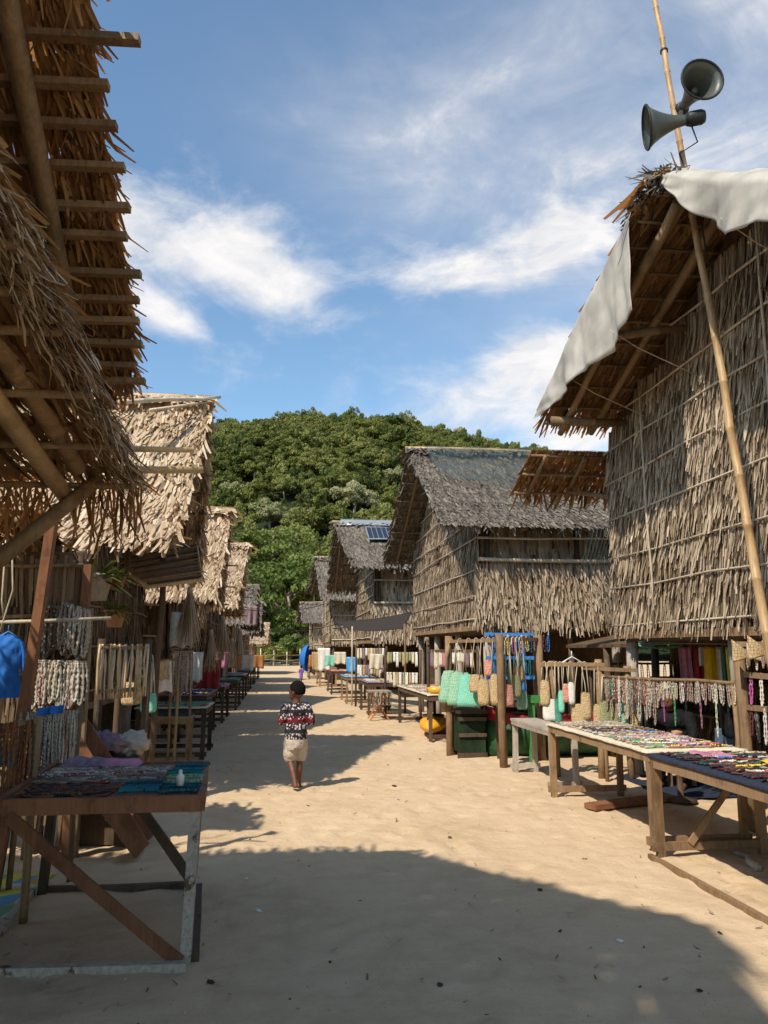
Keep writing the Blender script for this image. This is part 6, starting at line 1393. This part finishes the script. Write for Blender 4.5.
# wires over the street, fence at the end
for (a, b, sg_, lab) in ((PY(240, 627, 30), PY(345, 622, 30), .25, 'middle thin wire sagging across the far street'), (PY(222, 606, 24), PY(336, 600, 34), .3, 'highest thin wire sagging across the far street'), (PY(246, 640, 44), PY(312, 636, 44), .15, 'lowest thin wire sagging across the far street')):
    mb = MB(); mb.tube([a * (1 - f) + b * f - np.array([0, 0, sg_ * 4 * f * (1 - f)]) for f in np.linspace(0, 1, 9)], .012, 4); mb.top('overhead_wire', 'horn_rim', lab, 'wire')
T = thing('bamboo_fence', 'low bamboo fence closing the end of the street', 'fence', (0, 82, 0))
for x in np.arange(-5, 4.2, 1.3):
    mb = MB(); mb.tube(bend((x, 82, -.1), (x, 82, RNG.uniform(1.2, 1.9)), 3, .02), .05, 6); mb.build('post', 'bamboo_pale', T)
for z in (.6, 1.1):
    mb = MB(); mb.tube(bend((-5, 81.9, z), (4, 81.9, z), 8, .03), .04, 6); mb.build('rail', 'bamboo_dark', T)
# small litter on the sand
deb = [(258, 911, .05), (246, 881, .03), (211, 983, .04), (394, 787, .06), (318, 773, .03), (440, 985, .03), (500, 960, .025), (540, 890, .04), (475, 905, .03), (585, 860, .05), (700, 990, .03), (330, 960, .02), (620, 940, .04), (420, 760, .04), (360, 900, .02), (720, 935, .03), (450, 840, .04), (290, 1000, .02), (505, 830, .03), (560, 930, .03), (640, 985, .02), (250, 840, .03), (230, 830, .02)]
for k, (px, py, s) in enumerate(deb):
    s *= .55; p = G(px, py); mb = MB(); mb.ell((0, 0, s * .18), (s, s * RNG.uniform(.4, .9), s * .3), 7, 5)
    vv = np.array(mb.v) * (1 + RNG.normal(0, .18, (len(mb.v), 1))); mb.v = [tuple(q_) for q_ in vv]
    o = link('litter', mb.mesh('litter'), 'shell' if k in (0, 1, 7, 12) and k != 7 else 'debris', None, (p[0], p[1], gz(p[0], p[1]))); o.rotation_euler = (0, 0, RNG.uniform(0, 6.28)); tag(o, 'pale shell scrap on the open sand' if k in (0, 1, 12) else 'small dark scrap of leaf on the open sand', 'litter', 'pale scraps on the sand' if k in (0, 1, 12) else 'dark scraps on the sand')

far_strands(2.84, 3.52, 6.15, 8.42, .757, 4, 26, 'l', 'beads_pale'); far_strands(2.86, 3.5, 6.2, 8.4, .76, 3, 14, 'l', 'beads_earth'); far_strands(2.86, 3.5, 6.2, 7.4, .76, 3, 7, 'l', 'beads_bright')
far_strands(2.8, 3.58, 3.55, 5.95, .747, 4, 26, 'l', 'beads_dark'); far_strands(2.82, 3.56, 3.6, 5.9, .75, 3, 13, 'l', 'beads_earth'); far_strands(3.2, 3.58, 3.6, 5.9, .75, 2, 12, 'l', 'beads_pale')
far_strands(-1.30, -.88, 4.34, 4.66, .789, 3, 8, 'l', 'beads_brown'); far_strands(-1.34, -.70, 4.72, 5.3, .789, 4, 8, 'l', 'beads_earth')
mb = MB(); mi = []
names_ = sorted({f[4] for f in FAR['all']})
for (x, y, z, L, mt) in FAR['all']:
    n0 = len(mb.f); x += RNG.normal(0, .01); y += RNG.normal(0, .008); a_ = RNG.normal(0, .2); cv_ = RNG.normal(0, .03); L = min(L, .2) if y < 10 else L; rs_ = .6 if y < 10 else 1.0
    mb.tube([(x + (f - .5) * L * math.cos(a_), y + (f - .5) * L * math.sin(a_) + cv_ * math.sin(PI * f), z + .003 * math.sin(f * 20)) for f in np.linspace(0, 1, 9)], [rs_ * r_ for r_ in (.012, .016, .011, .017, .012, .016, .011, .016, .01)], 4)
    mi += [names_.index(mt)] * (len(mb.f) - n0)
me = mb.mesh('bead_strands')
for nm in names_:
    m_ = MATS[nm].copy(); nt_ = m_.node_tree
    wn = [n_ for n_ in nt_.nodes if n_.type == 'TEX_WHITE_NOISE'][0]; sn_ = wn.inputs[0].links[0].from_node; sn_.inputs[1].default_value = (.5, .06, .5)
    for l_ in list(wn.outputs[0].links):
        if l_.to_node.type == 'MATH': l_.to_node.inputs[1].default_value = 1.0
    me.materials.append(m_)
me.polygons.foreach_set('material_index', mi)
o = link('bead_strands', me, None); tag(o, 'rows of fine bead strands covering the stall tables', 'beads', kind='stuff')

# lean-to added to darken the gap between the two right huts
T = thing('added_lean_to', 'added lean-to shed darkening the gap between the big right hut and the netted hut', 'shed', (6.2, 11.6, 0))
mb = MB(); mb.box((6.6, 9.9, 0), (6.65, 13.25, 1.75)); W = mb.build('wall', 'backing', T)
thatch_rows(W, patch([(6.58, 9.9, 1.75), (6.58, 9.9, .1)], [(6.58, 13.25, 1.75), (6.58, 13.25, .1)]), 3.3, 1.6, 'straw_dim', (-1, 0, 0), rowh=.3, wd=.04, dens=1.6, Lf=1.7)
mb = MB(); slab(mb, [(4.7, 9.9, 1.55), (4.7, 13.2, 1.55), (7.0, 13.2, 2.0), (7.0, 9.9, 2.0)], (0, 0, 1), .05); mb.build('roof', 'backing', T)
for (x, y) in ((4.75, 10.0), (4.75, 13.1), (4.75, 11.6)):
    mb = MB(); mb.tube(bend((x, y, -.1), (x, y, 1.56), 4, .01), .05, 7); mb.build('post', 'wood_dark', T)
for z in (.55, 1.05):
    mb = MB(); mb.box((6.1, 10.0, z), (6.56, 13.1, z + .03)); mb.build('shelf', 'wood_dark', T)
rail((5.0, 12.9, 1.3), (6.4, 12.9, 1.3), 'necklace rail inside the added shed', r=.02, mat='wood_dark')
necklaces((5.0, 12.85, 1.3), (6.4, 12.85, 1.3), 14, 'short', 'beads_pale', 'pale necklace hanging inside the added shed', 'necklaces inside the added shed', 1.1)

N = 700
gxy = np.stack([RNG.uniform(-2.2, 4.5, N), 3 + 16 * RNG.uniform(0, 1, N) ** 1.5], -1); sz = RNG.uniform(.004, .013, N)
base_ = np.array([(x, y, gz(x, y) + .003) for x, y in gxy]); an = RNG.uniform(0, 6.28, N)
d_ = np.stack([np.cos(an), np.sin(an), RNG.uniform(0, .4, N)], -1); n_ = np.stack([RNG.normal(0, .4, N), RNG.normal(0, .4, N), np.ones(N)], -1); n_ /= np.linalg.norm(n_, axis=1, keepdims=True)
V, Fq, T_ = strips(base_, d_, n_, sz * RNG.uniform(1.5, 4, N), sz, np.clip(RNG.normal(.3, .3, N), 0, 1), sz * .8, sz * 0)
o = link('straw_bits', fastmesh('straw_bits', V, Fq, T_), 'straw_wall'); tag(o, 'tiny straw bits strewn over the sand', 'straw', kind='stuff')
# ------------------------------------------------------------------ people
def capsule(mb, pts, rad, n=12):
    pts = [np.array(p, float) for p in pts]; d0 = pts[0] - pts[1]; d0 /= np.linalg.norm(d0); d1 = pts[-1] - pts[-2]; d1 /= np.linalg.norm(d1)
    P = [pts[0] + d0 * rad[0] * c for c in (.95, .7)] + pts + [pts[-1] + d1 * rad[-1] * c for c in (.7, .95)]
    R = [rad[0] * .3, rad[0] * .72] + list(rad) + [rad[-1] * .72, rad[-1] * .3]
    mb.tube(P, R, n)
def organic(mb, name, mat, T, voxel=.009, smooth=4):
    """melt overlapping closed shapes into one continuous skin"""
    me = mb.mesh(name); o = bpy.data.objects.new('melt', me); COL.objects.link(o)
    r = o.modifiers.new('r', 'REMESH'); r.mode = 'VOXEL'; r.voxel_size = voxel; r.use_smooth_shade = True
    s = o.modifiers.new('s', 'SMOOTH'); s.iterations = smooth; s.factor = .5
    dg = bpy.context.evaluated_depsgraph_get(); m2 = bpy.data.meshes.new_from_object(o.evaluated_get(dg)); bpy.data.objects.remove(o)
    m2.name = name; ob = link(name, m2, mat, T)
    if name in ('shirt', 'shorts', 'dress', 'skirt', 'trousers'):
        ex = bpy.data.textures.new('folds', 'CLOUDS'); ex.noise_scale = .05; ex.noise_depth = 2
        dm = ob.modifiers.new('folds', 'DISPLACE'); dm.texture = ex; dm.strength = .022; dm.mid_level = .5
    if name == 'hair':
        ex = bpy.data.textures.new('curls', 'CLOUDS'); ex.noise_scale = .012
        dm = ob.modifiers.new('curls', 'DISPLACE'); dm.texture = ex; dm.strength = .012; dm.mid_level = .5
    return ob
def hand(mb, wr, d, nrm, s=1.0, curl=.5):
    """palm and five fingers from the wrist along d"""
    d = np.array(d, float); d /= np.linalg.norm(d); nrm = np.array(nrm, float); nrm -= d * (nrm @ d); nrm /= np.linalg.norm(nrm); sd = np.cross(d, nrm)
    capsule(mb, [wr, wr + d * .05 * s], [.022 * s, .03 * s], 10)
    for k, (o_, L) in enumerate(((-.024, .05), (-.008, .06), (.008, .057), (.024, .045))):
        a = wr + d * .06 * s + sd * o_ * s; b = a + (d * (1 - curl * .3) + nrm * curl * .5) * L * .5 * s; c = b + (d * (1 - curl) + nrm * curl) * L * .5 * s
        capsule(mb, [a, b, c], [.0085 * s, .008 * s, .007 * s], 6)
    a = wr + d * .02 * s - sd * .026 * s; capsule(mb, [a, a + (d * .6 - sd * .7 + nrm * .3) * .03 * s, a + (d * 1.0 - sd * .8 + nrm * .6) * .045 * s], [.010 * s, .009 * s, .008 * s], 6)

def child(label, loc, rz, H, top_m, low_m, hair_m, dress=False, head_turn=0.9, vox=.009, group=None):
    """child seen from behind, walking away (+y), arms bent in front; built for 1.17 m"""
    s = H / 1.17; T = thing('person', label, 'person', loc, group, rz); T.scale = (s, s, s)
    mb = MB()
    # feet (mid step): left foot ahead, right foot behind
    hipL, hipR = np.array([-.06, 0, .56]), np.array([.06, 0, .56])
    kL, kR = np.array([-.055, .03, .31]), np.array([.05, .05, .31])
    aL, aR = np.array([-.006, -.13, .09]), np.array([.048, .10, .055])
    capsule(mb, [hipL, (hipL + kL) / 2, kL, (kL + aL) / 2 + np.array([0, -.012, .015]), aL], [.064, .052, .038, .036, .023])
    capsule(mb, [hipR, (hipR + kR) / 2, kR, (kR + aR) / 2 + np.array([0, -.012, .015]), aR], [.064, .052, .038, .036, .023])
    for a, yaw, pit in ((aL, .25, -.35), (aR, -.15, 0)):
        f = np.array([-math.sin(yaw), math.cos(yaw), 0]); hl = a + np.array([0, 0, -.028 - (.0 if pit == 0 else -.005)])
        hl[2] = max(.024, hl[2]) 
        capsule(mb, [hl - f * .02, hl + f * .05 + np.array([0, 0, -.006]), hl + f * .10 + np.array([0, 0, -.012])], [.026, .026, .02])
        for j in range(5): 
            sd = np.array([f[1], -f[0], 0]); q_ = hl + f * (.115 - abs(j - 1.2) * .006) + sd * (-.02 + j * .01) + np.array([0, 0, -.013]); capsule(mb, [q_, q_ + f * .016], [.008, .007], 6)
    # trunk, neck, head
    mb.ell((0, 0, .60), (.105, .078, .10)); mb.ell((0, .0, .72), (.100, .072, .13)); mb.ell((0, 0, .83), (.115, .075, .10))
    capsule(mb, [(-.085, 0, .885), (.085, 0, .885)], [.045, .045]); capsule(mb, [(0, 0, .88), (0, .008, .98)], [.042, .038])
    c, sn = math.cos(head_turn), math.sin(head_turn); fwd = np.array([-sn, c, 0]); rgt = np.array([c, sn, 0]); hc = np.array([0, .01, 1.065])
    R = np.stack([rgt, fwd, np.array([0, 0, 1.0])], 1)
    mb.ell(hc, (.074, .092, .098), 18, 14, R); mb.ell(hc + fwd * .035 + np.array([0, 0, -.05]), (.055, .058, .058), 14, 10, R)
    mb.ell(hc + fwd * .093 + np.array([0, 0, -.025]), (.014, .018, .018), 8, 6, R)              # nose
    mb.ell(hc + fwd * .086 + np.array([0, 0, -.064]), (.024, .014, .010), 8, 6, R)              # mouth
    for s_ in (-1, 1): mb.ell(hc + rgt * s_ * .077 - np.array([0, 0, .02]) - fwd * .005, (.010, .020, .028), 8, 6, R)
    # arms
    for s_ in (-1, 1):
        sh = np.array([s_ * .115, 0, .885]); el = np.array([s_ * .165, -.03, .73]); wr = np.array([s_ * .075, .12, .735])
        capsule(mb, [sh, (sh + el) / 2, el], [.042, .037, .030]); capsule(mb, [el, (el * .6 + wr * .4), wr], [.030, .030, .021])
        hand(mb, wr, wr - el + np.array([-s_ * .06, .03, .03]), np.array([-s_ * .3, -.2, 1.0]), .85)
    body = organic(mb, 'body', 'skin', T, vox)
    for s_ in (-1, 1):
        m3 = MB(); m3.ell(hc + fwd * .082 + rgt * s_ * .030 + np.array([0, 0, .004]), (.011, .008, .007), 8, 6, R); link('eye', m3.mesh('eye'), 'horn_rim', T)
    # hair
    mb = MB(); mb.ell(hc + np.array([0, 0, .012]) - fwd * .010, (.084, .098, .100), 18, 14, R); o = organic(mb, 'hair', 'hair', T, vox, 2)
    me = o.data; bad = []
    import bmesh
    bm = bmesh.new(); bm.from_mesh(me)
    for v_ in list(bm.verts):
        r_ = np.array(v_.co) - hc; fy = r_ @ fwd
        lim = -.045 if fy < .0 else (-.045 + (fy / .07) * .10)
        if r_[2] < lim: bad.append(v_)
    bmesh.ops.delete(bm, geom=bad, context='VERTS'); bm.to_mesh(me); bm.free()
    md = o.modifiers.new('solid', 'SOLIDIFY'); md.thickness = .006
    # clothes
    mb = MB(); mb.ell((0, 0, .63), (.125, .095, .09)); mb.ell((0, 0, .73), (.118, .088, .14)); mb.ell((0, 0, .83), (.128, .088, .11)); capsule(mb, [(-.095, 0, .885), (.095, 0, .885)], [.052, .052])
    capsule(mb, [(-.11, 0, .60), (.11, 0, .60)], [.02, .02])
    if not dress:
        mb.lathe([(.0, .535), (.118, .535), (.126, .60), (.12, .70), (0, .70)], n=18)
    for s_ in (-1, 1):
        sh = np.array([s_ * .115, 0, .885]); el = np.array([s_ * .165, -.03, .73]); e2 = el * .7 + sh * .3
        capsule(mb, [sh, (sh + el) / 2, el * .85 + sh * .15], [.054, .054, .052])
        fr_ = np.array([s_ * .075, .12, .735]); capsule(mb, [el, el * .72 + fr_ * .28], [.046, .045])
    organic(mb, 'dress' if dress else 'shirt', top_m, T, vox, 3)
    if not dress:
        mb = MB()
        mb.lathe([(0, .45), (.118, .45), (.122, .52), (.112, .60), (0, .60)], n=18)
        capsule(mb, [hipL * .9 + kL * .1, kL * .9 + hipL * .1 + np.array([-.005, 0, .03])], [.075, .078], 14); capsule(mb, [hipR * .9 + kR * .1, kR * .9 + hipR * .1 + np.array([.008, 0, .03])], [.075, .078], 14)
        organic(mb, 'shorts', low_m, T, vox, 3)
        # pocket flap
        mb = MB(); mb.box((-.095, -.125, .44), (-.03, -.118, .46)); link('pocket', mb.mesh('pocket'), low_m, T)
    else:
        mb = MB(); mb.lathe([(0, .34), (.13, .34), (.115, .5), (.10, .62), (0, .62)], n=18); organic(mb, 'skirt', top_m, T, vox, 3)
    return T
bp = G(295, 790)
child('barefoot child in patterned shirt and beige shorts walking up the street', (bp[0], bp[1], gz(bp[0], bp[1])), 0.05, 1.17, 'shirt_print', 'shorts', 'hair')
gp = G(301, 683)
child('small far child in a purple outfit in the middle of the street', (gp[0], gp[1], 0), .1, .82, 'purple_cloth', 'purple_cloth', 'hair', dress=True, head_turn=.2, vox=.014)

# person in black sitting on a low stool under the big hut
T = thing('person', 'person in black clothes sitting behind the pale cloth table under the big hut', 'person', (4.45, 9.0, 0), rz=2.5)
mb = MB()
hp_ = .36
for s_ in (-1, 1):
    capsule(mb, [(s_ * .09, 0, hp_), (s_ * .15, .36, .46), (s_ * .13, .38, .44)], [.09, .065, .06]); capsule(mb, [(s_ * .14, .38, .44), (s_ * .12, .34, .24), (s_ * .12, .30, .09)], [.06, .055, .035])
    capsule(mb, [(s_ * .12, .29, .045), (s_ * .13, .45, .03)], [.04, .03])
mb.ell((0, 0, .40), (.17, .14, .14)); mb.ell((0, .06, .58), (.16, .12, .2)); mb.ell((0, .10, .72), (.19, .12, .13)); capsule(mb, [(0, .13, .80), (0, .17, .88)], [.05, .045])
hc = np.array([0, .20, .97]); mb.ell(hc, (.078, .096, .105)); mb.ell(hc + np.array([0, .04, -.05]), (.058, .06, .06)); mb.ell(hc + np.array([0, .1, -.02]), (.014, .02, .02))
for s_ in (-1, 1):
    mb.ell(hc + np.array([s_ * .08, 0, -.01]), (.012, .02, .03), 8, 6)
    capsule(mb, [(s_ * .19, .10, .76), (s_ * .24, .16, .58), (s_ * .22, .18, .52)], [.055, .045, .04]); capsule(mb, [(s_ * .22, .18, .52), (s_ * .12, .36, .54)], [.04, .03]); hand(mb, np.array([s_ * .11, .37, .54]), (-s_ * .4, 1, 0), (0, 0, -1), 1.0)
organic(mb, 'body', 'skin', T, .012)
mb = MB(); mb.ell(hc + np.array([0, -.02, .02]), (.088, .098, .10)); mb.ell(hc + np.array([0, -.075, -.07]), (.07, .045, .11)); organic(mb, 'hair', 'hair', T, .012, 2)
mb = MB(); mb.ell((0, .06, .58), (.185, .145, .24)); mb.ell((0, .10, .73), (.21, .14, .14)); mb.ell((0, 0, .42), (.19, .16, .14))
for s_ in (-1, 1):
    capsule(mb, [(s_ * .19, .10, .76), (s_ * .24, .16, .58), (s_ * .22, .18, .52)], [.07, .06, .055]); capsule(mb, [(s_ * .22, .18, .52), (s_ * .14, .33, .54)], [.052, .045])
organic(mb, 'shirt', 'black_cloth', T, .012)
mb = MB()
for s_ in (-1, 1):
    capsule(mb, [(s_ * .09, 0, hp_ + .01), (s_ * .15, .36, .46)], [.105, .082]); capsule(mb, [(s_ * .145, .38, .44), (s_ * .12, .34, .24), (s_ * .12, .31, .13)], [.08, .075, .065])
organic(mb, 'trousers', 'black_cloth', T, .012)
T = thing('low_stool', 'low wooden stool under the person in black', 'stool', (4.45, 9.0, 0))
mb = MB(); mb.box((4.27, 8.84, .22), (4.63, 9.16, .26)); mb.build('seat', 'wood_tan', T)
for x in (4.31, 4.59):
    for y in (8.88, 9.12): mb = MB(); mb.bar((x, y, -.02), (x, y, .22), .04, .04); mb.build('leg', 'wood_tan', T)
mb = MB(); mb.grid(lambda u, v: (4.0 + 1.3 * u, 8.15 + 1.5 * v, .012 + .006 * math.sin(u * 9) * math.sin(v * 7)), 12, 12); mb.top('floor_mat', 'cloth_navy', 'dark blue mat on the sand under the person in black', 'mat')
